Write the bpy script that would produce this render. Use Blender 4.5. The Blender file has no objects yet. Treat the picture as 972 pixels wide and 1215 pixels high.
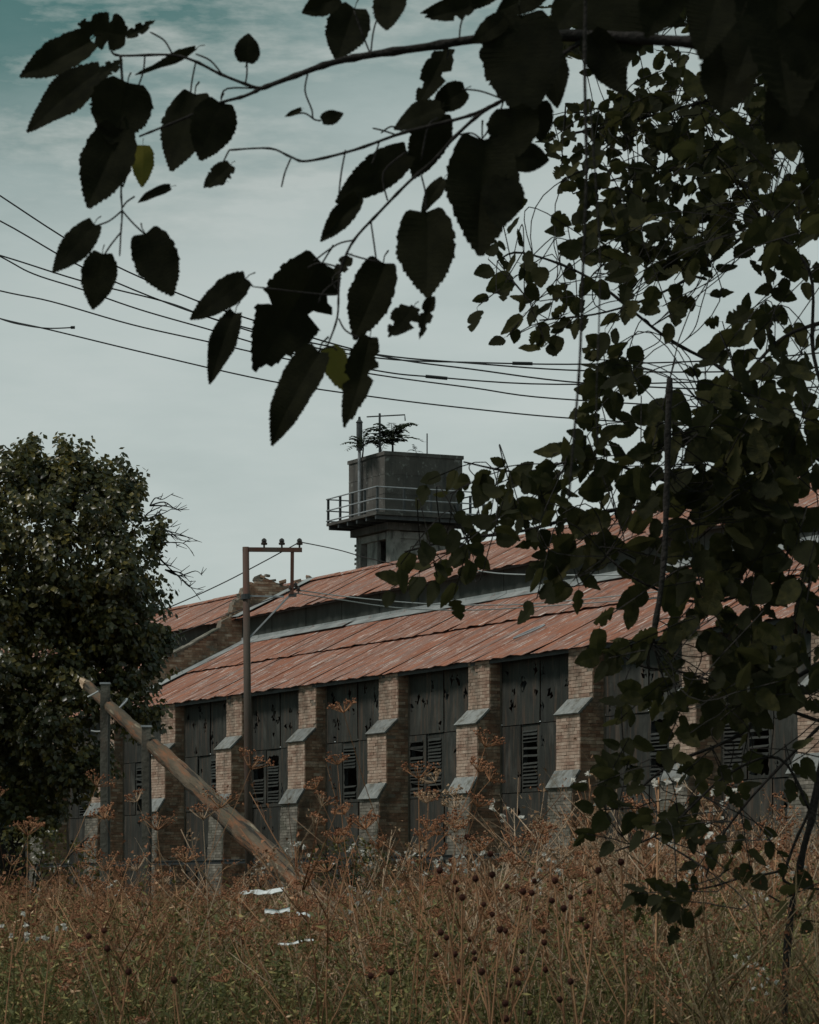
import bpy, math, random
import numpy as np
from mathutils import Vector, Matrix, noise

rnd = random.Random(7)
EYE, F, CX, HY, VPX = 1.6, 3900.0, 486.0, 1057.0, -1390.0
AL = math.atan((CX - VPX) / F)
CA, SA = math.cos(AL), math.sin(AL)
scene = bpy.context.scene
COL = scene.collection

# ------------------------------------------------------------------ camera
cam = bpy.data.cameras.new('camera')
cam.sensor_fit = 'VERTICAL'; cam.sensor_height = 36.0
cam.lens = F / 1215.0 * 36.0
cam.shift_y = (HY - 607.5) / 1215.0
cam.clip_start = 0.1; cam.clip_end = 6000
cam.dof.use_dof = True; cam.dof.focus_distance = 60; cam.dof.aperture_fstop = 30
camo = bpy.data.objects.new('camera', cam); COL.objects.link(camo)
camo.location = (0, 0, EYE); camo.rotation_euler = (math.radians(90), 0, 0)
scene.camera = camo

# ------------------------------------------------------------------ world, sun
SUN_AZ_VEC = Vector((-0.62, -0.30, 0.95)).normalized()
sun_el = math.asin(SUN_AZ_VEC.z)
sun_rot = math.atan2(SUN_AZ_VEC.x, SUN_AZ_VEC.y)
world = bpy.data.worlds.new('World'); scene.world = world; world.use_nodes = True
nt = world.node_tree; nt.nodes.clear()
def N(nt, t, **kw):
    n = nt.nodes.new(t)
    for k, v in kw.items(): setattr(n, k, v)
    return n
def ramp(nt, stops, interp='LINEAR'):
    r = N(nt, 'ShaderNodeValToRGB'); e = r.color_ramp.elements
    r.color_ramp.interpolation = interp
    while len(e) < len(stops): e.new(0.5)
    for i, (p, c) in enumerate(stops):
        e[i].position = p
        e[i].color = (c[0], c[1], c[2], 1) if isinstance(c, (tuple, list)) else (c, c, c, 1)
    return r
L = nt.links.new
sky = N(nt, 'ShaderNodeTexSky', sky_type='NISHITA', sun_disc=False)
sky.sun_elevation = sun_el; sky.sun_rotation = sun_rot
tc = N(nt, 'ShaderNodeTexCoord')
sep = N(nt, 'ShaderNodeSeparateXYZ'); L(tc.outputs['Generated'], sep.inputs[0])
mp = N(nt, 'ShaderNodeMapping'); mp.inputs['Scale'].default_value = (1, 1, 3.6)
L(tc.outputs['Generated'], mp.inputs[0])
n1 = N(nt, 'ShaderNodeTexNoise'); n1.inputs['Scale'].default_value = 6; n1.inputs['Detail'].default_value = 7
n1.inputs['Roughness'].default_value = 0.55; L(mp.outputs[0], n1.inputs[0])
n2 = N(nt, 'ShaderNodeTexNoise'); n2.inputs['Scale'].default_value = 20; n2.inputs['Detail'].default_value = 8
n2.inputs['Roughness'].default_value = 0.6; L(mp.outputs[0], n2.inputs[0])
# elevation (with cloud-edge noise) -> thin teal upper sky / pale overcast below
a1 = N(nt, 'ShaderNodeMath', operation='MULTIPLY_ADD'); a1.inputs[1].default_value = 0.13; L(n1.outputs[0], a1.inputs[0]); L(sep.outputs[2], a1.inputs[2])
a2 = N(nt, 'ShaderNodeMath', operation='MULTIPLY_ADD'); a2.inputs[1].default_value = 0.035; L(n2.outputs[0], a2.inputs[0]); L(a1.outputs[0], a2.inputs[2])
a3 = N(nt, 'ShaderNodeMath', operation='MULTIPLY_ADD'); a3.inputs[1].default_value = -0.22; L(sep.outputs[0], a3.inputs[0]); L(a2.outputs[0], a3.inputs[2])
mr = N(nt, 'ShaderNodeMapRange'); mr.interpolation_type = 'SMOOTHSTEP'
mr.inputs['From Min'].default_value = 0.27; mr.inputs['From Max'].default_value = 0.385
L(a3.outputs[0], mr.inputs['Value'])
low = ramp(nt, [(0.36, (4.25, 4.92, 4.72)), (0.5, (4.85, 5.5, 5.27)), (0.64, (5.45, 6.0, 5.75))])
L(n1.outputs[0], low.inputs[0])
puff = ramp(nt, [(0.48, (0.78, 1.75, 1.62)), (0.58, (2.5, 3.2, 2.95)), (0.67, (4.0, 4.5, 4.2))])
L(n2.outputs[0], puff.inputs[0])
mx = N(nt, 'ShaderNodeMixRGB'); L(mr.outputs[0], mx.inputs[0]); L(low.outputs[0], mx.inputs[1]); L(puff.outputs[0], mx.inputs[2])
mx2 = N(nt, 'ShaderNodeMixRGB'); mx2.inputs[0].default_value = 0.06; L(mx.outputs[0], mx2.inputs[1]); L(sky.outputs[0], mx2.inputs[2])
bg = N(nt, 'ShaderNodeBackground'); bg.inputs[1].default_value = 0.098; L(mx2.outputs[0], bg.inputs[0])
ow = N(nt, 'ShaderNodeOutputWorld'); L(bg.outputs[0], ow.inputs[0])

sun = bpy.data.lights.new('sun', 'SUN'); sun.energy = 2.1; sun.angle = math.radians(12); sun.color = (1, 0.96, 0.90)
suno = bpy.data.objects.new('sun', sun); COL.objects.link(suno)
suno.rotation_euler = SUN_AZ_VEC.to_track_quat('Z', 'Y').to_euler()

scene.view_settings.view_transform = 'Standard'; scene.view_settings.look = 'None'
scene.view_settings.exposure = 0.0; scene.view_settings.gamma = 1.0
scene.render.engine = 'CYCLES'
scene.cycles.max_bounces = 5; scene.cycles.transparent_max_bounces = 8

# ------------------------------------------------------------------ materials
def material(name, stops, scale=3.0, detail=6, rough=0.8, bump=0.0, bscale=None, island=0.0, objrand=0.0,
             stretch=(1, 1, 1), stain=None, spec=0.3, translucent=0.0, metallic=0.0, flakes=None, coord='Object', tcol=None, patches=None):
    m = bpy.data.materials.new(name); m.use_nodes = True
    t = m.node_tree; t.nodes.clear(); L = t.links.new
    out = N(t, 'ShaderNodeOutputMaterial'); p = N(t, 'ShaderNodeBsdfPrincipled')
    c = N(t, 'ShaderNodeTexCoord'); mpn = N(t, 'ShaderNodeMapping'); mpn.inputs['Scale'].default_value = stretch
    L(c.outputs[coord], mpn.inputs[0])
    vec = mpn.outputs[0]
    if objrand:
        oi = N(t, 'ShaderNodeObjectInfo'); ad = N(t, 'ShaderNodeVectorMath', operation='MULTIPLY_ADD')
        cb = N(t, 'ShaderNodeCombineXYZ')
        for i in range(3): L(oi.outputs['Random'], cb.inputs[i])
        L(cb.outputs[0], ad.inputs[0]); ad.inputs[1].default_value = (37, 53, 71); L(vec, ad.inputs[2]); vec = ad.outputs[0]
    nz = N(t, 'ShaderNodeTexNoise'); nz.inputs['Scale'].default_value = scale; nz.inputs['Detail'].default_value = detail
    nz.inputs['Roughness'].default_value = 0.62
    L(vec, nz.inputs[0]); fac = nz.outputs[0]
    if island:
        g = N(t, 'ShaderNodeNewGeometry'); ma = N(t, 'ShaderNodeMath', operation='MULTIPLY_ADD')
        ms = N(t, 'ShaderNodeMath', operation='SUBTRACT'); ms.inputs[1].default_value = 0.5
        L(g.outputs['Random Per Island'], ms.inputs[0]); L(ms.outputs[0], ma.inputs[0]); ma.inputs[1].default_value = island; L(fac, ma.inputs[2]); fac = ma.outputs[0]
    if objrand:
        ma = N(t, 'ShaderNodeMath', operation='MULTIPLY_ADD'); ms = N(t, 'ShaderNodeMath', operation='SUBTRACT'); ms.inputs[1].default_value = 0.5
        L(oi.outputs['Random'], ms.inputs[0]); L(ms.outputs[0], ma.inputs[0]); ma.inputs[1].default_value = objrand; L(fac, ma.inputs[2]); fac = ma.outputs[0]
    r = ramp(t, stops); L(fac, r.inputs[0]); colr = r.outputs[0]
    if stain:   # (colour, scale, lo, hi, strength, stretch): weathering with its own shape
        for sc_, s_, lo, hi, st, stv in stain:
            m2 = N(t, 'ShaderNodeMapping'); m2.inputs['Scale'].default_value = stv; L(c.outputs[coord], m2.inputs[0])
            nn = N(t, 'ShaderNodeTexNoise'); nn.inputs['Scale'].default_value = s_; nn.inputs['Detail'].default_value = 8
            nn.inputs['Roughness'].default_value = 0.65
            if objrand:
                ad2 = N(t, 'ShaderNodeVectorMath', operation='ADD'); L(m2.outputs[0], ad2.inputs[0]); 
                sc2 = N(t, 'ShaderNodeVectorMath', operation='SCALE'); sc2.inputs['Scale'].default_value = 91.0; L(cb.outputs[0], sc2.inputs[0]); L(sc2.outputs[0], ad2.inputs[1])
                L(ad2.outputs[0], nn.inputs[0])
            else: L(m2.outputs[0], nn.inputs[0])
            rr = ramp(t, [(lo, 0.0), (hi, st)]); L(nn.outputs[0], rr.inputs[0])
            mxx = N(t, 'ShaderNodeMixRGB'); L(rr.outputs[0], mxx.inputs[0]); L(colr, mxx.inputs[1]); mxx.inputs[2].default_value = (*sc_, 1); colr = mxx.outputs[0]
    L(colr, p.inputs['Base Color'])
    p.inputs['Roughness'].default_value = rough; p.inputs['Specular IOR Level'].default_value = spec; p.inputs['Metallic'].default_value = metallic
    if bump:
        nb = N(t, 'ShaderNodeTexNoise'); nb.inputs['Scale'].default_value = bscale or scale * 4; nb.inputs['Detail'].default_value = 5
        L(vec, nb.inputs[0]); b = N(t, 'ShaderNodeBump'); b.inputs['Strength'].default_value = bump; b.inputs['Distance'].default_value = 0.03
        L(nb.outputs[0], b.inputs['Height']); L(b.outputs[0], p.inputs['Normal'])
    if translucent:
        tr = N(t, 'ShaderNodeBsdfTranslucent'); mxs = N(t, 'ShaderNodeMixShader'); mxs.inputs[0].default_value = translucent
        if tcol: tr.inputs[0].default_value = (*tcol, 1)
        else: L(colr, tr.inputs[0])
        L(p.outputs[0], mxs.inputs[1]); L(tr.outputs[0], mxs.inputs[2]); L(mxs.outputs[0], out.inputs[0])
    else: L(p.outputs[0], out.inputs[0])
    return m

M = {}
M['ground'] = material('ground_soil', [(0.3, (0.035, 0.03, 0.018)), (0.7, (0.09, 0.065, 0.035))], scale=0.8, bump=0.5)
RUSTSTAIN = [((0.24, 0.165, 0.145), 1.6, 0.46, 0.56, 0.7, (0.35, 2.2, 1)), ((0.12, 0.06, 0.043), 2.0, 0.51, 0.64, 0.7, (0.25, 3, 1)), ((0.44, 0.25, 0.19), 3.4, 0.55, 0.66, 0.55, (0.25, 5, 1)),
             ((0.72, 0.66, 0.62), 3.0, 0.60, 0.625, 0.8, (0.3, 3.0, 1)), ((0.78, 0.74, 0.72), 9.0, 0.635, 0.66, 0.9, (0.5, 1.8, 1))]
M['roof'] = material('rusted_painted_sheet', [(0.2, (0.17, 0.060, 0.034)), (0.45, (0.29, 0.105, 0.060)), (0.62, (0.345, 0.14, 0.084)), (0.85, (0.40, 0.20, 0.14))],
                     scale=1.6, stretch=(0.3, 4, 1), rough=0.75, spec=0.25, objrand=0.12, stain=RUSTSTAIN, bump=0.15)
M['flash'] = material('weathered_zinc', [(0.3, (0.19, 0.21, 0.21)), (0.7, (0.37, 0.39, 0.385))], scale=1.5, rough=0.6, bump=0.1,
                      stain=[((0.16, 0.07, 0.05), 2.0, 0.58, 0.68, 0.8, (1, 1, 1))])
M['panel'] = material('dark_sheet', [(0.3, (0.021, 0.022, 0.019)), (0.7, (0.044, 0.045, 0.039))], scale=2.0, stretch=(1, 3, 0.6), rough=0.75,
                      objrand=0.25, bump=0.2, stain=[((0.02, 0.02, 0.02), 3.0, 0.55, 0.66, 0.7, (1, 2, 0.7)), ((0.10, 0.065, 0.045), 2.2, 0.52, 0.64, 0.7, (1, 3.5, 0.3)), ((0.085, 0.085, 0.075), 1.2, 0.55, 0.66, 0.6, (1, 1.5, 0.6))])
M['slat'] = material('louvre_metal', [(0.3, (0.018, 0.019, 0.017)), (0.7, (0.042, 0.044, 0.039))], scale=6, rough=0.65, objrand=0.3)
M['clere'] = material('clerestory_board', [(0.3, (0.030, 0.035, 0.031)), (0.7, (0.056, 0.062, 0.055))], scale=1.2, stretch=(1, 2.5, 0.5), rough=0.85, bump=0.2,
                      stain=[((0.08, 0.09, 0.08), 1.5, 0.56, 0.7, 0.5, (1, 1, 0.5))])
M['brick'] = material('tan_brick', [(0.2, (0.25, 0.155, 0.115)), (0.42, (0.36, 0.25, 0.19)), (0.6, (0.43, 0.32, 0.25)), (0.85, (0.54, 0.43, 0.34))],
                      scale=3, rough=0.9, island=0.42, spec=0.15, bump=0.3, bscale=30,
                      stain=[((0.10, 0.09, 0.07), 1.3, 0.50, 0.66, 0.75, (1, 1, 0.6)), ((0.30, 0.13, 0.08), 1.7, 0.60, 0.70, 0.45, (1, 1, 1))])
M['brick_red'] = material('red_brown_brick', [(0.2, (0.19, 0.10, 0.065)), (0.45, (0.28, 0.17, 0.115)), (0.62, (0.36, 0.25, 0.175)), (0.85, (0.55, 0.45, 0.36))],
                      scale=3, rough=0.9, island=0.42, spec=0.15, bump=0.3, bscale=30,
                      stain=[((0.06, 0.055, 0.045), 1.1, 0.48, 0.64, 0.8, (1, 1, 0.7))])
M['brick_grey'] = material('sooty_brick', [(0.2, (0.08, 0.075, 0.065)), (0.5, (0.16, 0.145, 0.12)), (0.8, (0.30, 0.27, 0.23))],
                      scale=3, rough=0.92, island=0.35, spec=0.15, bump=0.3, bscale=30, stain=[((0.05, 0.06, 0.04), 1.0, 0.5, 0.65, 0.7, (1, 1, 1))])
for _n in ('brick', 'brick_red'): pass
M['mortar'] = material('mortar', [(0.3, (0.13, 0.11, 0.085)), (0.7, (0.24, 0.20, 0.16))], scale=5, rough=0.95, bump=0.3)
M['cap'] = material('slate_capping', [(0.3, (0.15, 0.155, 0.15)), (0.7, (0.27, 0.28, 0.27))], scale=4, rough=0.8, bump=0.25,
                    objrand=.4, stain=[((0.09, 0.08, 0.06), 3.5, 0.48, 0.62, 0.75, (1, 1, 1)), ((0.36, 0.34, 0.3), 8, 0.58, 0.66, 0.5, (1, 1, 1))])
M['conc'] = material('stained_concrete', [(0.25, (0.055, 0.052, 0.047)), (0.5, (0.09, 0.085, 0.077)), (0.75, (0.145, 0.137, 0.124))], scale=0.9, rough=0.92, bump=0.25, bscale=8, stretch=(1, 1, 0.5),
                     stain=[((0.04, 0.042, 0.04), 1.6, 0.50, 0.66, 0.85, (1.6, 1.6, 0.25)), ((0.30, 0.31, 0.29), 4.0, 0.60, 0.68, 0.6, (1, 1, 0.8))])
M['conc_light'] = material('pale_concrete', [(0.3, (0.16, 0.16, 0.15)), (0.7, (0.32, 0.32, 0.30))], scale=2, rough=0.9, bump=0.3,
                     stain=[((0.05, 0.05, 0.045), 2.0, 0.5, 0.62, 0.8, (1.3, 1.3, 0.5))])
M['darkmetal'] = material('dark_painted_steel', [(0.3, (0.035, 0.04, 0.042)), (0.7, (0.075, 0.082, 0.085))], scale=5, rough=0.6)
M['railmetal'] = material('pale_galvanised_pipe', [(0.3, (0.20, 0.22, 0.23)), (0.7, (0.36, 0.38, 0.40))], scale=5, rough=0.5)
M['pole'] = material('weathered_post', [(0.25, (0.045, 0.037, 0.031)), (0.7, (0.11, 0.09, 0.074))], scale=3, stretch=(1, 1, 0.25), rough=0.85, bump=0.2,
                     stain=[((0.12, 0.045, 0.03), 0.8, 0.48, 0.58, 0.7, (1, 1, 0.4))])
M['post'] = material('grey_concrete_post', [(0.3, (0.055, 0.052, 0.043)), (0.7, (0.125, 0.118, 0.098))], scale=5, rough=0.9, bump=0.4,
                     stain=[((0.10, 0.05, 0.03), 3, 0.56, 0.66, 0.7, (1, 1, 0.5))])
M['log'] = material('rusting_pole', [(0.3, (0.05, 0.038, 0.026)), (0.5, (0.10, 0.075, 0.05)), (0.75, (0.20, 0.15, 0.105))], scale=3, rough=0.85, bump=0.7, bscale=22,
                    stretch=(1, 1, .2), stain=[((0.23, 0.085, 0.035), 7, 0.47, 0.58, 0.75, (1, 1, .10)), ((0.06, 0.065, 0.045), 6, 0.52, 0.64, 0.8, (1, 1, .12)), ((0.34, 0.28, 0.20), 9, 0.58, 0.66, 0.8, (1, 1, .12)), ((0.02, 0.017, 0.014), 16, 0.55, 0.60, 0.9, (1, 1, .03))])
M['porcelain'] = material('brown_porcelain', [(0.3, (0.03, 0.022, 0.02)), (0.7, (0.06, 0.045, 0.04))], scale=5, rough=0.25, spec=0.6)
M['wire'] = material('black_cable', [(0.3, (0.018, 0.02, 0.022)), (0.7, (0.03, 0.033, 0.035))], scale=2, rough=0.6)
M['wire_pale'] = material('pale_cable', [(0.3, (0.30, 0.32, 0.32)), (0.7, (0.50, 0.52, 0.52))], scale=2, rough=0.6)
M['white'] = material('white_plastic', [(0.3, (0.55, 0.57, 0.57)), (0.7, (0.82, 0.84, 0.84))], scale=14, rough=0.5, stain=[((0.16, 0.13, 0.09), 30, 0.53, 0.60, 0.9, (1, 1, 1))])
M['bark'] = material('dark_bark', [(0.3, (0.010, 0.009, 0.008)), (0.7, (0.026, 0.022, 0.019))], scale=18, rough=0.95, bump=0.5)
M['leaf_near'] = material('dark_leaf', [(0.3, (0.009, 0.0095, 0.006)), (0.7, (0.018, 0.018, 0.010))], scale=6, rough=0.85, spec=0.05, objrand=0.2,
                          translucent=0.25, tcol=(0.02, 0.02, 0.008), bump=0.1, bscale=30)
M['leaf_olive'] = material('olive_leaf', [(0.3, (0.035, 0.035, 0.012)), (0.7, (0.055, 0.05, 0.018))], scale=6, rough=0.7, spec=0.15, translucent=0.55, tcol=(0.20, 0.17, 0.035), bump=0.3, bscale=30)
M['leaf_tree'] = material('green_leaf', [(0.25, (0.012, 0.013, 0.007)), (0.55, (0.022, 0.023, 0.011)), (0.8, (0.055, 0.050, 0.019))], scale=4, rough=0.8, spec=0.08, objrand=0.35,
                          translucent=0.35, tcol=(0.08, 0.08, 0.028), bump=0.3, bscale=30)
M['leaf_stuff'] = material('green_leaf_mass', [(0.25, (0.012, 0.013, 0.007)), (0.55, (0.022, 0.023, 0.011)), (0.8, (0.055, 0.050, 0.019))], scale=4, rough=0.8, spec=0.08, island=0.4,
                          translucent=0.3, tcol=(0.07, 0.07, 0.025))
M['leaf_left'] = material('glossy_leaf', [(0.2, (0.027, 0.029, 0.012)), (0.5, (0.058, 0.058, 0.022)), (0.66, (0.105, 0.092, 0.028)), (0.85, (0.24, 0.18, 0.045))], scale=1.5, rough=0.32, spec=0.5,
                          island=0.5, translucent=0.3, tcol=(0.12, 0.11, 0.03))
M['stem_brown'] = material('dry_red_brown_stem', [(0.3, (0.17, 0.078, 0.044)), (0.7, (0.40, 0.225, 0.125))], scale=9, rough=0.9, island=0.5, spec=0.1)
M['stem_tan'] = material('dry_tan_stem', [(0.3, (0.25, 0.16, 0.10)), (0.7, (0.50, 0.37, 0.26))], scale=9, rough=0.85, island=0.5, spec=0.15)
M['stem_orange'] = material('dry_orange_stem', [(0.3, (0.26, 0.115, 0.055)), (0.7, (0.38, 0.20, 0.11))], scale=9, rough=0.85, spec=0.15)
M['seed_red'] = material('rusty_seed', [(0.3, (0.15, 0.062, 0.036)), (0.7, (0.38, 0.185, 0.105))], scale=9, rough=0.95, island=0.6, spec=0.05)
M['seed_tan'] = material('tan_seed', [(0.3, (0.22, 0.13, 0.075)), (0.7, (0.42, 0.28, 0.18))], scale=9, rough=0.95, island=0.6, spec=0.05)
M['head'] = material('dark_seed_head', [(0.3, (0.025, 0.012, 0.01)), (0.7, (0.075, 0.03, 0.022))], scale=30, rough=0.95, spec=0.05)
M['grass_green'] = material('green_blade', [(0.2, (0.065, 0.07, 0.026)), (0.6, (0.13, 0.13, 0.048)), (0.9, (0.30, 0.25, 0.11))], scale=5, rough=0.8, island=0.6, spec=0.15, translucent=0.2)
M['grass_dry'] = material('dry_blade', [(0.2, (0.12, 0.085, 0.045)), (0.6, (0.25, 0.18, 0.10)), (0.9, (0.45, 0.35, 0.24))], scale=5, rough=0.85, island=0.6, spec=0.15, translucent=0.15)
M['herb'] = material('herb_leaf', [(0.2, (0.07, 0.078, 0.028)), (0.6, (0.15, 0.148, 0.05)), (0.9, (0.38, 0.31, 0.12))], scale=5, rough=0.7, island=0.7, spec=0.3, translucent=0.15)
M['herb_dry'] = material('withered_leaf', [(0.2, (0.14, 0.058, 0.030)), (0.6, (0.32, 0.155, 0.08)), (0.9, (0.62, 0.43, 0.28))], scale=5, rough=0.9, island=0.8, spec=0.1)
M['fluff'] = material('white_fluff', [(0.3, (0.55, 0.52, 0.47)), (0.7, (0.75, 0.73, 0.68))], scale=9, rough=0.95, spec=0.05, translucent=0.3)
M['frond'] = material('frond_leaf', [(0.3, (0.03, 0.04, 0.022)), (0.7, (0.065, 0.08, 0.045))], scale=4, rough=0.7, island=0.4, translucent=0.2)

# ------------------------------------------------------------------ helpers
def px(x, y, d): return Vector(((x - CX) / F * d, d, EYE + (HY - y) / F * d))
def bp(D, t, h): return Vector((D * CA - t * SA, D * SA + t * CA, EYE + h))
def gz(y):
    s = min(max((y - 9) / 34.0, 0), 1); s = s * s * (3 - 2 * s)
    return 1.15 * s

class MB:
    def __init__(self): self.v = []; self.f = []; self.m = []
    def add(self, vs, fs, mi=0):
        o = len(self.v); self.v.extend([tuple(p) for p in vs]); self.f.extend([tuple(i + o for i in f) for f in fs]); self.m.extend([mi] * len(fs)); return self
    def box(self, lo, hi, mi=0, skip=()):
        x0, y0, z0 = lo; x1, y1, z1 = hi
        vs = [(x0, y0, z0), (x1, y0, z0), (x1, y1, z0), (x0, y1, z0), (x0, y0, z1), (x1, y0, z1), (x1, y1, z1), (x0, y1, z1)]
        fs = [(0, 3, 2, 1), (4, 5, 6, 7), (0, 1, 5, 4), (1, 2, 6, 5), (2, 3, 7, 6), (3, 0, 4, 7)]
        return self.add(vs, [f for i, f in enumerate(fs) if i not in skip], mi)
    def obox(self, O, a, b, c, mi=0):   # origin corner + three edge vectors
        O, a, b, c = map(Vector, (O, a, b, c))
        vs = [O, O + a, O + a + b, O + b, O + c, O + a + c, O + a + b + c, O + b + c]
        return self.add(vs, [(0, 3, 2, 1), (4, 5, 6, 7), (0, 1, 5, 4), (1, 2, 6, 5), (2, 3, 7, 6), (3, 0, 4, 7)], mi)
    def tube(self, pts, rad, n=6, mi=0):
        pts = [Vector(p) for p in pts]; k = len(pts)
        if not hasattr(rad, '__len__'): rad = [rad] * k
        vs = []; up = None
        for i, p in enumerate(pts):
            d = (pts[min(i + 1, k - 1)] - pts[max(i - 1, 0)]); d = d.normalized() if d.length > 1e-9 else Vector((0, 0, 1))
            if up is None: up = d.orthogonal().normalized()
            up = (up - d * up.dot(d)); up = up.normalized() if up.length > 1e-6 else d.orthogonal().normalized()
            w = d.cross(up)
            for j in range(n):
                a = 2 * math.pi * j / n; vs.append(p + (up * math.cos(a) + w * math.sin(a)) * rad[i])
        fs = []
        for i in range(k - 1):
            for j in range(n):
                a = i * n + j; b = i * n + (j + 1) % n; fs.append((a, b, b + n, a + n))
        if n > 2: fs.append(tuple(range(n))[::-1]); fs.append(tuple((k - 1) * n + j for j in range(n)))
        return self.add(vs, fs, mi)
    def lathe(self, base, prof, n=10, axis=Vector((0, 0, 1)), mi=0):
        base = Vector(base); axis = axis.normalized()
        return self.tube([base + axis * z for r, z in prof], [max(r, 1e-4) for r, z in prof], n, mi)
    def mesh(self, name):
        me = bpy.data.meshes.new(name); me.from_pydata(self.v, [], self.f)
        if any(self.m): me.polygons.foreach_set('material_index', self.m)
        me.update(); return me

def obj(name, mb, mats, parent=None, loc=None, rot=None, smooth=False, **props):
    me = mb.mesh(name) if isinstance(mb, MB) else mb
    if not me.materials:
        for mm in (mats if isinstance(mats, (list, tuple)) else [mats]): me.materials.append(mm)
    if smooth: me.polygons.foreach_set('use_smooth', [True] * len(me.polygons))
    o = bpy.data.objects.new(name, me); COL.objects.link(o)
    if parent: o.parent = parent
    if loc is not None: o.location = loc
    if rot is not None: o.rotation_euler = rot
    for k, v in props.items(): o[k] = v
    return o
def thing(name, label, cat, loc=(0, 0, 0), rz=0, group=None):
    o = bpy.data.objects.new(name, None); COL.objects.link(o); o.location = loc; o.rotation_euler = (0, 0, rz)
    o.empty_display_size = 0.3; o['label'] = label; o['category'] = cat
    if group: o['group'] = group
    return o
def shift(mb, L0):
    L0 = Vector(L0); mb.v = [(v[0] - L0.x, v[1] - L0.y, v[2] - L0.z) for v in mb.v]; return mb
def smoothpts(pts, sub=5):
    pts = [Vector(p) for p in pts]
    if len(pts) < 3: return pts
    out = []
    for i in range(len(pts) - 1):
        p0 = pts[max(i - 1, 0)]; p1 = pts[i]; p2 = pts[i + 1]; p3 = pts[min(i + 2, len(pts) - 1)]
        for j in range(sub):
            t = j / sub
            out.append(0.5 * ((2 * p1) + (p2 - p0) * t + (2 * p0 - 5 * p1 + 4 * p2 - p3) * t * t + (3 * p1 - p0 - 3 * p2 + p3) * t ** 3))
    out.append(pts[-1]); return out

# ------------------------------------------------------------------ ground
def ground():
    xs = [-1500, -500, -200] + list(np.linspace(-80, 80, 65)) + [200, 500, 1500]
    ys = [-300, -60] + list(np.linspace(-10, 160, 86)) + [300, 800, 2500]
    vs = []; fs = []
    for y in ys:
        for x in xs:
            z = gz(y) + (0.10 * noise.noise(Vector((x * 0.3, y * 0.3, 0))) if abs(x) < 81 and -11 < y < 161 else 0)
            vs.append((x, y, z))
    nx = len(xs)
    for j in range(len(ys) - 1):
        for i in range(nx - 1):
            a = j * nx + i; fs.append((a, a + 1, a + nx + 1, a + nx))
    obj('ground', MB().add(vs, fs), M['ground'], smooth=True, kind='structure')
ground()

# ------------------------------------------------------------------ factory
GB = 1.15 - EYE           # ground height relative to the eye at the building
T0, T1, TW = 44.0, 132.0, 95.8
D0 = 36.0
bl = bp(D0, 85, GB)
B = thing('factory_building', 'long abandoned brick factory with rusty red sheet roofs, raised clerestory and stepped buttresses', 'building', bl, AL)
def LB(D, t, h): return Vector((D - D0, t - 85.0, h - GB))
BAY = 5.083
TE = 62.32 # set below from pixel
def t_of(x, D):   # t of the point on plane D seen at photo column x
    k = (x - CX) / F
    return (D * CA - k * D * SA) / (SA + k * CA)
TE = t_of(716, D0)
BW = 1.12

def bricks(mb, O, u, up, nrm, width, height, mask=None, ch=0.078, bl_=0.25, r=rnd, rot_rows=0):
    """running-bond bricks on the plane O + u*x + up*z, standing proud along nrm"""
    O, u, up, nrm = Vector(O), Vector(u), Vector(up), Vector(nrm)
    rows = max(1, int(round(height / ch))); ch = height / rows
    for k in range(rows):
        x = 0.0; header = k % 2
        first = bl_ / 2 if header else bl_
        Ls = first
        while x < width - 0.02:
            x1 = min(x + Ls, width); g = 0.006
            if width - x1 < 0.07: x1 = width
            cxm = (x + x1) / 2; cz = (k + 0.5) * ch
            if (mask is None or mask(cxm, cz)) and r.random() > 0.012:
                d = 0.008 + r.random() * 0.012
                a = O + u * (x + g * 0.5) + up * (k * ch + g); bx = u * (x1 - x - g); bz = up * (ch - g * 1.6); dn = nrm * d
                e = [r.uniform(-.003, .003) for _ in range(4)]
                vs = [a, a + bx, a + bx + bz, a + bz, a + dn + nrm * e[0], a + bx + dn + nrm * e[1], a + bx + bz + dn + nrm * e[2], a + bz + dn + nrm * e[3]]
                mb.add(vs, [(4, 5, 6, 7), (0, 1, 5, 4), (1, 2, 6, 5), (2, 3, 7, 6), (3, 0, 4, 7)])
            x = x1; Ls = bl_
U_T = Vector((0, 1, 0)); U_D = Vector((1, 0, 0)); UZ = Vector((0, 0, 1))
h_top = 5.50
P1, P2, P3, P4 = 0.27, 0.59, 0.79, 0.92
HC1b, HC1t, HC2b, HC2t = 4.00, 4.30, 2.345, 2.68

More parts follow.
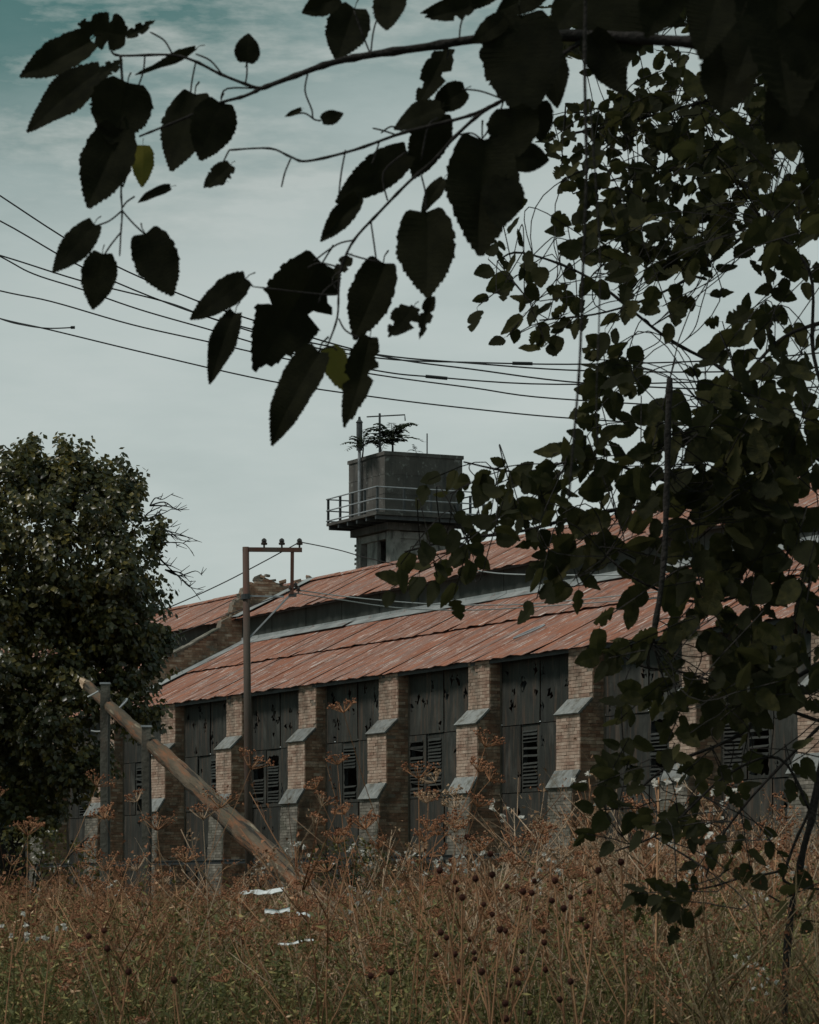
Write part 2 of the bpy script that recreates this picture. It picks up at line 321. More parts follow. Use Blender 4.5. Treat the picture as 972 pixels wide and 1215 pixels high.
# buttress: local origin = foot of wall at near (right) edge; x = into building, y = away along wall
def buttress_meshes(var):
    r = random.Random(100 + var); H = lambda h: h - GB
    core = MB()
    prof = [(0.05, 0), (-P4, 0), (-P3, H(HC2b)), (-P2, H(HC2t)), (-P2, H(HC1b)), (-P1, H(HC1t)), (-P1, H(h_top)), (0.05, H(h_top))]
    n = len(prof); vs = [(x, 0, z) for x, z in prof] + [(x, BW, z) for x, z in prof]
    fs = [tuple(range(n)), tuple(range(n, 2 * n))[::-1]] + [(i, i + n, (i + 1) % n + n, (i + 1) % n) for i in range(n)]
    core.add(vs, fs)
    bt, br, bg_ = MB(), MB(), MB()
    # front faces (facing -x)
    nx = Vector((-1, 0, 0))
    bricks(bt, (-P1, 0, H(HC1t)), U_T, UZ, nx, BW, h_top - HC1t, r=r)
    bricks(bt, (-P2, 0, H(HC2t)), U_T, UZ, nx, BW, HC1b - HC2t - 0.02, r=r)
    upv = Vector((P4 - P3, 0, H(HC2b))); hl = upv.length; upn = upv.normalized()
    bricks(bg_, (-P4, 0, 0), U_T, upn, Vector((-upn.z, 0, upn.x)), BW, hl - 0.02, r=r)
    # side faces, near (-y) and far (+y)
    def dmax(z):
        h = z
        if h > H(HC1t): return P1
        if h > H(HC1b): return P1 + (P2 - P1) * (H(HC1t) - h) / (HC1t - HC1b)
        if h > H(HC2t): return P2
        if h > H(HC2b): return P2 + (P3 - P2) * (H(HC2t) - h) / (HC2t - HC2b)
        return P3 + (P4 - P3) * (1 - h / H(HC2b))
    for y, ny in ((0, -1), (BW, 1)):
        zz = 0.0
        rows = int(H(h_top) / 0.078)
        for k in range(rows):
            z = k * 0.078; dm = dmax(z + 0.06)
            bricks(br, (-dm, y, z), U_D, UZ, Vector((0, ny, 0)), dm, 0.078, r=r, bl_=0.25 if k % 2 else 0.2)
    cap1, cap2 = MB(), MB()
    for c, (pa, ha, pb, hb) in ((cap1, (P2, HC1b, P1, HC1t)), (cap2, (P3, HC2b, P2, HC2t))):
        a = Vector((-pa - 0.05, -0.025, H(hb if False else ha) - 0.035)); s = Vector((pa - pb + 0.05, 0, hb - ha + 0.06)); nn = Vector((-s.z, 0, s.x)).normalized() * 0.045
        c.obox(a, s, (0, BW + 0.05, 0), nn)
    return [m_.mesh(nm) for m_, nm in ((core, 'buttress'), (bt, 'brickwork'), (br, 'brickwork'), (bg_, 'brickwork'), (cap1, 'sloping_cap'), (cap2, 'sloping_cap'))]
bms = [buttress_meshes(i) for i in range(3)]
butt_t = [TE + BAY * i for i in range(-3, 14) if TE + BAY * i < T1 - 1]
for i, t in enumerate(butt_t):
    ms = bms[i % 3]
    core = obj('buttress', ms[0], M['mortar'], B, LB(D0, t, GB))
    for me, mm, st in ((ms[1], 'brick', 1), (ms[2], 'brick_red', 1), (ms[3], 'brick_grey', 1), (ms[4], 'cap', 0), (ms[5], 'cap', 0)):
        o = obj(me.name.split('.')[0], me, M[mm], core)
        if st: o['kind'] = 'stuff'

# wall sheets between buttresses, each its own mesh with torn holes
def sheet_mesh(w, h, seed, torn, slots, bottom=False):
    r = random.Random(seed); nx, nz = 12, max(8, int(h / 0.085)); mb = MB(); vs = []
    dent = [(r.uniform(0, w), r.uniform(0, h), r.uniform(-.02, .02), r.uniform(.2, .5)) for _ in range(4)]
    for k in range(nz + 1):
        for i in range(nx + 1):
            y = w * i / nx; z = h * k / nz
            x = sum(d * math.exp(-((y - a) ** 2 + (z - b) ** 2) / s ** 2) for a, b, d, s in dent) + 0.006 * (i in (0, nx))
            if 0 < i < nx and 0 < k < nz: y += r.uniform(-.034, .034); z += r.uniform(-.034, .034)
            vs.append((x, y, z))
    dead = set()
    for _ in range(torn):
        i, k = r.randrange(1, nx - 1), r.randrange(1, nz - 1); n = r.choice((1, 1, 1, 2, 4))
        for q in range(n):
            dead.add((i, k)); i = min(max(i + r.choice((-1, 0, 0, 1)), 0), nx - 1); k = min(max(k + r.choice((-1, 1)), 0), nz - 1)
    if bottom:
        for i in range(nx):
            hh = int((noise.noise(Vector((i * 0.25, seed * 3.1, 0))) * 0.5 + 0.35) * nz * 0.7)
            for k in range(max(0, hh)): dead.add((i, k))
    if slots:
        for k in range(int(nz * 0.08), int(nz * 0.93)):
            for i in range(2, nx - 1): dead.add((i, k))
    fs = []
    for k in range(nz):
        for i in range(nx):
            if (i, k) in dead: continue
            a = k * (nx + 1) + i
            if (i * 7 + k * 3 + seed) % 17 == 0: fs += [(a, a + 1, a + nx + 2), (a, a + nx + 2, a + nx + 1)]
            elif any(q in dead for q in ((i + 1, k), (i - 1, k), (i, k + 1), (i, k - 1))) and not slots:
                c_ = r.randrange(5); Q = [(a, a + 1, a + nx + 2), (a, a + nx + 2, a + nx + 1), (a, a + 1, a + nx + 1), (a + 1, a + nx + 2, a + nx + 1)]
                fs += [Q[c_]] if c_ < 4 else [(a, a + 1, a + nx + 2, a + nx + 1)]
            elif (i + k + seed) % 31 == 0 and torn > 4: fs += [(a, a + 1, a + nx + 2)]
            else: fs.append((a, a + 1, a + nx + 2, a + nx + 1))
    return mb.add(vs, fs)
slat_me = MB().obox((-0.03, 0, 0), (0.05, 0, 0.055), (0, 0.74, 0), (0.006, 0, -0.006)).mesh('slat')
rows = [(3.93, h_top), (2.33, 3.93), (GB + 0.02, 2.33)]
louv = {}
rr = random.Random(5)
for bi, t in enumerate(butt_t):
    a, b = t + BW, t + BAY
    lou = {0: (1,), 1: (0, 1), 2: (2,), 3: (1,), 4: (0, 1)}[bi % 5] if t < 95 else (1,)
    for ri, (h0, h1) in enumerate(rows):
        for ci in range(4):
            w = (b - a) / 4; slots = ri == 1 and (3 - ci) in lou
            me = sheet_mesh(w - 0.012, h1 - h0 - 0.02, bi * 31 + ri * 7 + ci, [3, 1, 2][ri] if not slots else 0, slots, bottom=(ri == 2 and rr.random() < 0.75))
            p = obj('wall_sheet', me, M['panel'], B, LB(D0 + 0.02 + 0.02 * ((ci + ri) % 2) + (0.015 if ri else 0), a + ci * w, h0), rot=(rr.uniform(-.003, .003), 0, rr.uniform(-.008, .008)))
            if slots:
                n = 16 if not (bi == 6 and ci == 1) else 11
                for k in range(n):
                    if rr.random() < 0.14 or (bi * 5 + ci + k // 4) % 7 == 0: continue
                    obj('slat', slat_me, M['slat'], p, (0.0, 0.16, 0.13 + k * 0.086), rot=(rr.uniform(-.02, .02) + (.12 if rr.random() < .06 else 0), rr.uniform(-.4, .2), 0))
mbf = MB()
for bi, t in enumerate(butt_t):   # studs and rails behind the sheets
    a, b = t + BW, t + BAY
    for ci in range(5):
        mbf.box(LB(D0 + 0.09, a + ci * (b - a) / 4 - 0.04 * (ci > 0), GB), LB(D0 + 0.2, a + ci * (b - a) / 4 + 0.04 * (ci < 4), h_top))
obj('wall_frame', mbf, M['darkmetal'], B, kind='stuff')
obj('rear_wall', MB().box(LB(49.2, T0, GB), LB(49.5, T1, 5.4)), M['brick_grey'], B)
obj('end_wall', MB().box(LB(D0 + 0.1, T0 - 0.3, GB), LB(49.2, T0, 5.6)), M['brick_red'], B)
obj('end_wall', MB().box(LB(D0 + 0.1, T1, GB), LB(49.2, T1 + 0.3, 5.6)), M['brick_red'], B)
obj('inner_floor', MB().box(LB(D0 + 0.1, T0, GB - 0.2), LB(49.2, T1, GB + 0.03)), M['mortar'], B)

# roofs: sheets laid one by one
SL = 0.5
DE, HE = 35.6, 5.51
D1, H1 = 40.2, 5.51 + SL * (40.2 - 35.6)
DM = 38.06
DU, HU = 39.85, 8.55
DR, HR = 42.5, 8.55 + SL * (42.5 - 39.85)
def roof_sheet_mesh(run, w, seed, lift):
    r = random.Random(seed); ny, nx = 18, 5; vs = []; ang = math.sqrt(1 + SL * SL)
    for i in range(nx + 1):
        for j in range(ny + 1):
            x = run * i / nx; y = w * j / ny
            if i == 0: x -= 0.03 * (0.5 + 0.5 * math.sin(j * 0.7 + seed * 2)) + r.uniform(0, 0.008)
            z = SL * x + 0.012 * noise.noise(Vector((x * .8, y * 1.2, seed)))
            if i == 0: z += lift * 0.6 * (0.5 + 0.5 * math.sin(j * 0.35 + seed))
            if j == 0: z += 0.008
            if j == 1: z += 0.004
            vs.append((x, y, z))
    fs = [(i * (ny + 1) + j, (i + 1) * (ny + 1) + j, (i + 1) * (ny + 1) + j + 1, i * (ny + 1) + j + 1) for i in range(nx) for j in range(ny)]
    vs2 = [(x, y, z - 0.01) for x, y, z in vs]; o = len(vs)
    edge = [(j, j + 1, j + 1 + o, j + o) for j in range(ny)]
    return MB().add(vs + vs2, fs + [tuple(q + o for q in f)[::-1] for f in fs] + edge).mesh('roof_sheet')
SW = 1.02
kinds = {}
for nm, run in (('low', DM - DE + 0.12), ('mid', D1 - DM + 0.06), ('up', DR - DU + 0.02)):
    kinds[nm] = [roof_sheet_mesh(run, SW + 0.03, 10 * i + len(nm), 0.03 if i % 3 else 0.07) for i in range(6)]
n = int((T1 - T0) / SW)
for k in range(n):
    t = T0 + k * SW
    for nm, D, h in (('low', DE, HE), ('mid', DM, HE + SL * (DM - DE) + 0.05), ('up', DU, HU)):
        if nm == 'up' and (k * 13) % 41 == 7 and t > 100: continue
        obj('roof_sheet', rr.choice(kinds[nm]), M['roof'], B, LB(D + rr.uniform(-.02, .02), t + rr.uniform(-.01, .01), h + rr.uniform(0, .006)), rot=(0, 0, rr.uniform(-.003, .003)))
# rear slopes, clerestory walls, flashings, ridge
def slab(Da, ha, Db, hb, ta, tb, th=0.06):
    a = LB(Da, ta, ha); return MB().obox(a, LB(Db, ta, hb) - a, (0, tb - ta, 0), (0, 0, -th))
obj('rear_roof', slab(DR, HR, 45.1, HU, T0, T1), M['roof'], B)
obj('rear_roof', slab(44.8, H1, 49.4, 5.5, T0, T1), M['roof'], B)
cl = MB(); w = 1.3; k = 0; t = T0
while t < T1:
    cl.box(LB(D1 + (0.012 if k % 2 else 0), t + 0.006, H1 - 0.3), LB(D1 + 0.08, min(t + w, T1) - 0.006, HU + 0.12)); t += w; k += 1
cl.box(LB(D1 + 0.08, T0, H1 - 0.3), LB(D1 + 0.12, T1, HU + 0.12))
obj('clerestory_wall', cl, M['clere'], B)
obj('clerestory_wall', MB().box(LB(44.8, T0, H1 - 0.3), LB(44.9, T1, HU + 0.1)), M['clere'], B)
t = T0
while t < T1:   # zinc apron under the clerestory, and its upstand
    e = min(t + 2.4, T1)
    m_ = MB(); a = LB(D1 - 0.38 + rr.uniform(-.06, .06), t, H1 - 0.19 + 0.10); m_.obox(a, (0.38, 0, 0.19), (0, e - t - 0.02, 0), (-.003, 0, 0.012)); m_.box(LB(D1 - 0.02, t, H1 + 0.06), LB(D1 - 0.005, e - 0.02, H1 + 0.17))
    obj('flashing', m_, M['flash'], B); t = e
t = T0
while t < T1:
    e = min(t + 2.6, T1)
    m_ = MB(); a = LB(DR + 0.02, t, HR + 0.05 + rr.uniform(-.012, .012))
    m_.obox(a, (-0.22, 0, -0.11), (0, e - t - 0.015, 0), (0, 0, 0.02)); m_.obox(a, (0.22, 0, -0.11), (0, e - t - 0.015, 0), (0, 0, 0.02))
    obj('ridge_cap', m_, M['roof'], B); t = e
obj('eave_board', MB().box(LB(DE + 0.12, T0, HE - 0.09), LB(DE + 0.16, T1, HE + 0.02)), M['darkmetal'], B)
obj('eave_soffit', slab(DE + 0.16, HE - 0.0, D0 + 0.1, HE + 0.12, T0, T1, 0.03), M['darkmetal'], B)
obj('verge_board', MB().box(LB(DU + 0.12, T0, HU - 0.03), LB(DU + 0.16, TW, HU + 0.04)), M['darkmetal'], B)

# brick fire wall rising through the roofs at t = TW
def roof_h(D):
    if D < D1: return HE + SL * (D - DE)
    return HU + SL * (D - DU)
prof = [(36.0, roof_h(36) + 0.72), (39.45, roof_h(39.45) + 0.80), (39.55, 8.55), (39.85, 8.7), (39.95, 9.15), (40.2, 9.3), (40.3, 9.62), (40.6, 9.74), (40.95, 9.93), (41.3, 9.86), (41.6, 9.70), (42.0, 9.78), (42.5, 9.95), (43.0, 9.9)]
def fw_top(D):
    for (a, ha), (b, hb) in zip(prof, prof[1:]):
        if a <= D <= b: return ha + (hb - ha) * (D - a) / (b - a)
    return 9
fw = MB(); vs = []
for (D, h) in prof: vs += [LB(D, TW, 5.3), LB(D, TW, h - 0.04), LB(D, TW + 0.38, h - 0.04), LB(D, TW + 0.38, 5.3)]
fs = []
for i in range(len(prof) - 1):
    a = i * 4; fs += [(a, a + 4, a + 5, a + 1), (a + 1, a + 5, a + 6, a + 2), (a + 2, a + 6, a + 7, a + 3)]
fs += [(0, 1, 2, 3), tuple(len(prof) * 4 - 4 + q for q in (3, 2, 1, 0))]
fw.add(vs, fs); fwo = obj('fire_wall', fw, M['mortar'], B)
bb = MB(); bricks(bb, LB(36.0, TW, 5.3), U_D, UZ, Vector((0, -1, 0)), 7.0, 4.8, mask=lambda x, z: 5.3 + z + 0.05 < fw_top(36 + x) and 5.3 + z > roof_h(36 + x) - 0.3 - (0.8 if 36 + x > D1 - 0.2 else 0))
obj('brickwork', bb, M['brick_red'], fwo, kind='stuff')
D = 36.0
while D < 39.4:   # coping tiles on the sloping part
    a = LB(D, TW - 0.08, fw_top(D) - 0.02); obj('coping_tile', MB().obox(a, (0.27, 0, 0.27 * SL + 0.015), (0, 0.54, 0), (-.02, 0, 0.05)), M['brick_grey'], fwo, rot=(0, rr.uniform(-.004, .004), 0)); D += 0.265
for k in range(34):  # tumbled bricks left on the broken top
    D = rr.uniform(39.6, 42.6) if k > 8 else rr.uniform(40.2, 41.2); z = fw_top(D); s = Vector((rr.uniform(.14, .27), 0.13, 0.075)); q = Matrix.Rotation(rr.uniform(-.5, .5), 3, 'Y') @ Matrix.Rotation(rr.uniform(-.8, .8), 3, 'Z')
    obj('loose_brick', MB().obox((0, 0, 0), q @ Vector((s.x, 0, 0)), q @ Vector((0, s.y, 0)), q @ Vector((0, 0, s.z))), M['brick_grey'] if k % 2 else M['brick_red'], fwo, LB(D, TW + rr.uniform(-.02, .22), z - 0.05 + (k % 3) * 0.05))
# pale verge flashings beside the wall
obj('flashing', MB().obox(LB(DE, TW - 0.75, HE + 0.06), (D1 - DE, 0, SL * (D1 - DE)), (0, 0.74, 0.02), (0, 0, 0.015)), M['flash'], B)
obj('flashing', MB().obox(LB(DU, TW - 0.6, HU + 0.06), (DR - DU, 0, SL * (DR - DU)), (0, 0.59, 0.02), (0, 0, 0.015)), M['flash'], B)

# things lying on the roof
Dq = 36.9; tq = t_of(628, Dq); c = bp(Dq, tq, roof_h(Dq) + 0.09)
lp = MB(); pts = []
for i in range(25):
    a = 2 * math.pi * i / 24; u = 0.42 * math.cos(a); v_ = 0.17 * math.sin(a)
    pts.append(bp(Dq + u * 0.75 , tq + v_ - u * 0.45, roof_h(Dq + u * 0.75) + 0.08) - c)
lp.tube(pts, 0.022, 6)
o = obj('oval_hoop', lp, M['railmetal'], None, c, label='thin oval metal hoop lying on the rusty lower roof near the eave', category='hoop')
Dq = 38.3
for x0, x1, y in ((655, 668, 0),):
    pass

# ------------------------------------------------------------------ rail in front of the building
rl = bp(30, 75, GB)
RT = thing('metal_guard_rail', 'long dark metal rail running level along the weedy ground before the factory', 'rail', rl, AL)
def LR(D, t, h): return Vector((D - 30, t - 75, h - GB))
HRAIL = 0.745
m_ = MB(); m_.box(LR(29.95, 40, HRAIL - 0.012), LR(30.03, 112, HRAIL)); obj('rail_head', m_, M['darkmetal'], RT)
obj('rail_web', MB().box(LR(29.985, 40, HRAIL - 0.10), LR(30.015, 112, HRAIL - 0.012)), M['wire'], RT)
pm = MB().box((-0.03, -0.03, 0), (0.03, 0.03, HRAIL - 0.10 - GB)).mesh('post')
for k in range(15): obj('post', pm, M['darkmetal'], RT, LR(30, 41 + 5 * k, GB))

# ------------------------------------------------------------------ water tower
TD, TT = 60.0, 128.0
tl = bp(TD + 2.6, TT + 2.6, GB)
TW_ = thing('water_tower', 'square concrete water tower with railed platform and plants sprouting from its tank', 'water tower', tl, AL)
def LT(D, t, h): return Vector((D - TD - 2.6, t - TT - 2.6, h - GB))
tank = MB(); a, b = 0.75, 4.5; HS = 16.32; HT = 19.05
tank.box(LT(TD + a, TT + a, HS + 0.003), LT(TD + b, TT + b, HT - 0.16)); 
for q in (0,):
    tank.box(LT(TD + a - 0.05, TT + a - 0.05, HT - 0.16), LT(TD + b + 0.05, TT + a + 0.2, HT)); tank.box(LT(TD + a - 0.05, TT + b - 0.2, HT - 0.16), LT(TD + b + 0.05, TT + b + 0.05, HT))
    tank.box(LT(TD + a - 0.05, TT + a + 0.2, HT - 0.16), LT(TD + a + 0.2, TT + b - 0.2, HT - 0.003)); tank.box(LT(TD + b - 0.2, TT + a + 0.2, HT - 0.16), LT(TD + b + 0.05, TT + b - 0.2, HT - 0.003))
tk = obj('tank', tank, M['conc'], TW_)
# pour joints and boards
jb = MB()
for h in (HS + 0.9, HS + 1.75): jb.box(LT(TD + a - 0.012, TT + a - 0.012, h), LT(TD + b + 0.012, TT + a, h + 0.03)); jb.box(LT(TD + a - 0.012, TT + a, h), LT(TD + a, TT + b, h + 0.03))
obj('pour_joint', jb, M['conc'], tk)
obj('soil_bed', MB().box(LT(TD + a + 0.2, TT + a + 0.2, HT - 0.2), LT(TD + b - 0.2, TT + b - 0.2, HT - 0.06)), M['ground'], tk)
S = 5.25
sl = MB(); sl.box(LT(TD, TT, HS - 0.12), LT(TD + S, TT + S, HS)); obj('platform', sl, M['conc'], TW_)
bm = MB()
for k in range(6):
    y = TT + 0.15 + k * (S - 0.4) / 5; bm.box(LT(TD + 0.05, y, HS - 0.3), LT(TD + S - 0.05, y + 0.12, HS - 0.123))
obj('platform_beam', bm, M['darkmetal'], TW_)
bm = MB(); bm.box(LT(TD + 1.0, TT + 1.0, HS - 0.62), LT(TD + S - 1.0, TT + S - 0.35, HS - 0.303)); obj('corbel', bm, M['conc'], TW_)
# rails
post = MB().box((-0.045, -0.045, 0), (0.045, 0.045, 1.08)).mesh('rail_post')
for i in range(5):
    for (D, t) in ((TD + 0.06 + i * (S - 0.12) / 4, TT + 0.06), (TD + 0.06, TT + 0.06 + i * (S - 0.12) / 4 if i else None), (TD + 0.06 + i * (S - 0.12) / 4 if i else None, TT + S - 0.06), (TD + S - 0.06, TT + 0.06 + i * (S - 0.12) / 4 if 0 < i < 4 else None)):
        if D is None or t is None: continue
        obj('rail_post', post, M['darkmetal'], TW_, LT(D, t, HS))
for h in (1.07, 0.56, 0.10):
    r_ = MB(); z = HS + h
    c4 = [(TD + 0.0, TT + 0.0), (TD + S, TT + 0.0), (TD + S, TT + S), (TD + 0.0, TT + S)]
    for q in range(4):
        (Da, ta), (Db, tb) = c4[q], c4[(q + 1) % 4]; r_.tube([LT(Da, ta, z), LT(Db, tb, z)], 0.03, 6)
    obj('hand_rail', r_, M['railmetal'], TW_)
# shaft with corner piers, dark openings and broken edges
sh = MB(); A0, A1, AT = 1.25, 4.1, 4.8
for (x, y) in ((A0, A0), (A1 - 0.45, A0), (A0, AT - 0.45), (A1 - 0.45, AT - 0.45)):
    sh.box(LT(TD + x, TT + y, GB), LT(TD + x + 0.45, TT + y + 0.45, HS - 0.62))
for h in (HS - 0.95, HS - 2.45, HS - 4.2, HS - 6.5, HS - 9): sh.box(LT(TD + A0 + 0.02, TT + A0 + 0.02, h), LT(TD + A1 - 0.02, TT + AT - 0.02, h + 0.3))
obj('tower_frame', sh, M['conc_light'], TW_)
inf = MB(); inf.box(LT(TD + A0 + 0.45, TT + A0 + 0.1, GB), LT(TD + A1 - 0.45, TT + A0 + 0.25, HS - 0.95))
inf.box(LT(TD + A0 + 0.12, TT + A0 + 0.45, GB), LT(TD + A0 + 0.3, TT + AT - 0.45, HS - 2.45)); inf.box(LT(TD + A0 + 0.12, TT + A0 + 1.6, HS - 2.15), LT(TD + A0 + 0.3, TT + AT - 0.9, HS - 0.95))
inf.box(LT(TD + A1 - 0.2, TT + A0 + 0.45, GB), LT(TD + A1 - 0.1, TT + AT - 0.45, HS - 0.95)); inf.box(LT(TD + A0 + 0.45, TT + AT - 0.2, GB), LT(TD + A1 - 0.45, TT + AT - 0.1, HS - 0.95))
obj('infill_wall', inf, M['conc_light'], TW_)
bk = MB(); bricks(bk, LT(TD + A0 + 0.0, TT + A0 + 0.45, HS - 6), U_T, UZ, Vector((-1, 0, 0)), AT - A0 - 0.5, 3.9, r=random.Random(3), ch=0.11, bl_=0.35)
bk.v = [(v[0] * 1.0 - (0.0), v[1], v[2]) for v in bk.v]
obj('brickwork', bk, M['brick_grey'], TW_, kind='stuff')
# rough stub bricks poking from far-left edge
stb = MB()
for k in range(18):
    z = HS - 1.0 - k * 0.2; stb.box(LT(TD + A0 + 0.05, TT + AT, z), LT(TD + A0 + 0.4, TT + AT + rr.uniform(0.03, 0.35), z + 0.1))
obj('broken_edge', stb, M['conc_light'], TW_)
# pipe and masts
pp = MB(); pp.tube([LT(TD + 0.62, TT + 3.1, HS - 0.0), LT(TD + 0.62, TT + 3.1, HT + 0.3)], 0.075, 8); obj('down_pipe', pp, M['railmetal'], TW_)
pp = MB(); pp.tube([LT(TD + 0.62, TT + 3.1, HT + 0.3), LT(TD + 0.62, TT + 3.1, HT + 1.5)], 0.14, 8); pp.lathe(LT(TD + 0.62, TT + 3.1, HT + 1.5), [(0.14, 0), (0.17, 0.03), (0.07, 0.15), (0.05, 0.28)], 8); obj('vent_pipe', pp, M['darkmetal'], TW_)
pp = MB(); pp.tube([LT(TD + 0.9, TT + 1.6, HT - 0.3), LT(TD + 0.9, TT + 1.6, HT + 1.75)], 0.05, 6); pp.tube([LT(TD + 0.75, TT + 2.6, HT + 1.72), LT(TD + 1.8, TT + 0.95, HT + 1.66), LT(TD + 1.82, TT + 0.95, HT + 1.4)], 0.03, 6); obj('mast', pp, M['darkmetal'], TW_)
pp = MB(); pp.tube([LT(TD + 3.0, TT + 1.2, HT - 0.1), LT(TD + 3.0, TT + 1.2, HT + 0.95)], 0.03, 5); obj('mast', pp, M['darkmetal'], TW_)

# plants of long arching pinnate fronds
def frond_plant(name, label, loc, height, nf, seed, cat='plant', leafs=9, spread=0.8, stemfrac=0.5, group=None):
    r = random.Random(seed); T = thing(name, label, cat, loc, 0, group)
    st = MB(); top = Vector((r.uniform(-.05, .05), 0, height * stemfrac)); st.tube([(0, 0, -0.05), top * 0.5 + Vector((0.02, 0, 0)), top], [height * 0.022, height * 0.018, height * 0.014], 6)
    obj('stem', st, M['bark'], T)
    lf = MB()
    for k in range(nf):
        az = r.uniform(0, 2 * math.pi); f0 = r.uniform(0.45, 1.0); base = top * f0; Ln = height * r.uniform(0.45, 0.75) * spread
        d = Vector((math.cos(az), math.sin(az), 0)); el = r.uniform(0.55, 1.4); side = Vector((-d.y, d.x, 0)); pts = []
        for q in range(leafs + 1):
            s = q / leafs; pts.append(base + d * Ln * s * math.cos(el) + Vector((0, 0, 1)) * Ln * (math.sin(el) * s - 0.55 * s * s))
        lf.tube(pts, [Ln * 0.012 * (1 - 0.6 * i / leafs) for i in range(leafs + 1)], 3)
        for q in range(2, leafs + 1):
            for sgn in (-1, 1):
                w = Ln * 0.20 * (1.15 - 0.6 * q / leafs); tipv = (side * sgn * 0.9 + d * 0.35 + Vector((0, 0, r.uniform(-.45, .05)))).normalized() * w; a = pts[q]
                c = d * w * 0.34; lf.add([a, a + tipv * 0.4 + c, a + tipv, a + tipv * 0.45 - c], [(0, 1, 2, 3)])
    obj('fronds', lf, M['frond'], T, kind='stuff'); return T
for (x, y, h, nf, sd, lab) in ((466, 538, 2.5, 30, 1, 'largest spiky frond plant growing out of the top of the water tower'), (430, 540, 1.8, 13, 2, 'wispy plant growing beside the vent pipe on the water tower'),
                        (452, 538, 1.7, 16, 3, 'middle tuft of fronds on the water tower between mast and largest plant'), (494, 537, 0.8, 5, 4, 'small sprig at the right end of the plants on the water tower')):
    d = 143.4; P = px(x, y, d); P.z = EYE + HT - 0.1
    frond_plant('frond_plant', lab, P, h, nf, sd, stemfrac=0.35, spread=1.15)
for (x, h, sd, lab) in ((512, 1.9, 11, 'pale green frond plant at the factory wall foot behind the white flowers'), (415, 2.1, 12, 'dark frond plant at the factory wall foot behind the tall dry umbels'), (620, 1.6, 13, 'dark frond plant at the wall foot in the bay under the oval hoop')):
    tt = t_of(x, 34.4); frond_plant('frond_plant', lab, bp(34.4, tt, GB), h, 14, sd, stemfrac=0.45, spread=1.1)

# ------------------------------------------------------------------ utility pole
pd = 60.0; gb = gz(pd)
UP = thing('utility_pole', 'tall slim utility pole with a crossarm bracket and three insulators on top', 'utility pole', (px(296, 1000, pd).x, pd, gb - 0.2))
def rel(x, y, d=pd): return px(x, y, d) - UP.location
m_ = MB(); p0 = rel(296.5, 1000); p0.z = 0
m_.tube([p0, rel(294, 860), rel(291.7, 649)], [0.078, 0.07, 0.06], 10); obj('pole', m_, M['pole'], UP, smooth=True)
def bar(name, A, Bp, w, mat, parent, n=4):
    m_ = MB(); m_.tube([A, Bp], w, n); return obj(name, m_, mat, parent)
bar('crossarm', rel(288, 652), rel(358.5, 652.5), 0.055, M['pole'], UP)
bar('hanger', rel(347, 652), rel(346.5, 705), 0.045, M['pole'], UP)
bar('lower_arm', rel(293, 707), rel(337, 708), 0.022, M['railmetal'], UP)
bar('brace', rel(296, 757), rel(347, 703), 0.02, M['railmetal'], UP)
bar('foot_plate', rel(342.5, 706), rel(352, 706.5), 0.04, M['darkmetal'], UP)
insm = MB().lathe((0, 0, 0), [(0.018, 0), (0.018, 0.05), (0.055, 0.055), (0.06, 0.09), (0.035, 0.105), (0.05, 0.115), (0.045, 0.15), (0.015, 0.175)], 10).mesh('insulator')
for x in (313.5, 334.5, 355.5): obj('insulator', insm, M['porcelain'], UP, rel(x, 650))
for x, y in ((345, 702), (351, 699), (354, 704)): 
    o = obj('insulator', insm, M['railmetal'], UP, rel(x, y)); o.scale = (0.7, 0.7, 0.7)
for k in range(26):  # ring clamps & bolts up the pole would be tiny; a pair of straps reads
    pass
bar('strap', rel(291.5, 705), rel(292, 711), 0.085, M['darkmetal'], UP, 10)

# ------------------------------------------------------------------ wires
def wire(name, label, pts, d, r, mat=None, cat='cable', group=None, d2=None, extra=None):
    n_ = len(pts); P = [px(x, y, d + ((d2 or d) - d) * i / (n_ - 1)) for i, (x, y) in enumerate(pts)]
    P = smoothpts(P, 6); c = P[0].copy(); m_ = MB(); m_.tube([p - c for p in P], r, 5)
    for q in (extra or []):
        A = px(q[0], q[1], d); Bq = px(q[2], q[3], d); m_.tube([A - c, Bq - c], r * 2.2, 6)
    o = obj(name, m_, mat or M['wire'], None, c, label=label, category=cat)
    if group: o['group'] = group
    return o
g = 'overhead cables crossing the sky'
wr = 0.0125
wire('overhead_cable', 'topmost overhead cable at the left edge, falling steeply to the right behind the leaves', [(-120, 150), (0, 232), (111, 302), (234, 357), (351, 395), (460, 424), (560, 438), (700, 455), (900, 462), (1100, 450)], 50, wr, group=g)
wire('overhead_cable', 'second overhead cable from the top at the left edge', [(-120, 205), (0, 262), (98, 317), (222, 368), (330, 398), (450, 421), (560, 431), (700, 440), (900, 440), (1100, 425)], 51, wr, group=g)
wire('overhead_cable', 'third overhead cable down at the left edge, ending nearly level with a splice', [(-120, 270), (0, 303), (96, 333), (196, 358), (249, 377), (340, 405), (450, 425), (560, 430), (700, 432), (900, 425), (1100, 405)], 52, wr, group=g, extra=[(608, 431, 632, 431.5)])
wire('overhead_cable', 'fourth overhead cable down with a dark splice right of the hanging leaves', [(-120, 240), (0, 304), (40, 325), (96, 343), (165, 367), (245, 390), (350, 420), (449, 440), (511, 447), (660, 456), (900, 450), (1100, 432)], 53, wr, group=g, extra=[(505, 446.5, 531, 449)])
wire('overhead_cable', 'fifth overhead cable down, a long even sag above the lowest one', [(-120, 315), (0, 345), (62, 358), (156, 385), (245, 405), (330, 424), (449, 445), (560, 460), (660, 473), (900, 485), (1100, 480)], 54, wr, group=g)
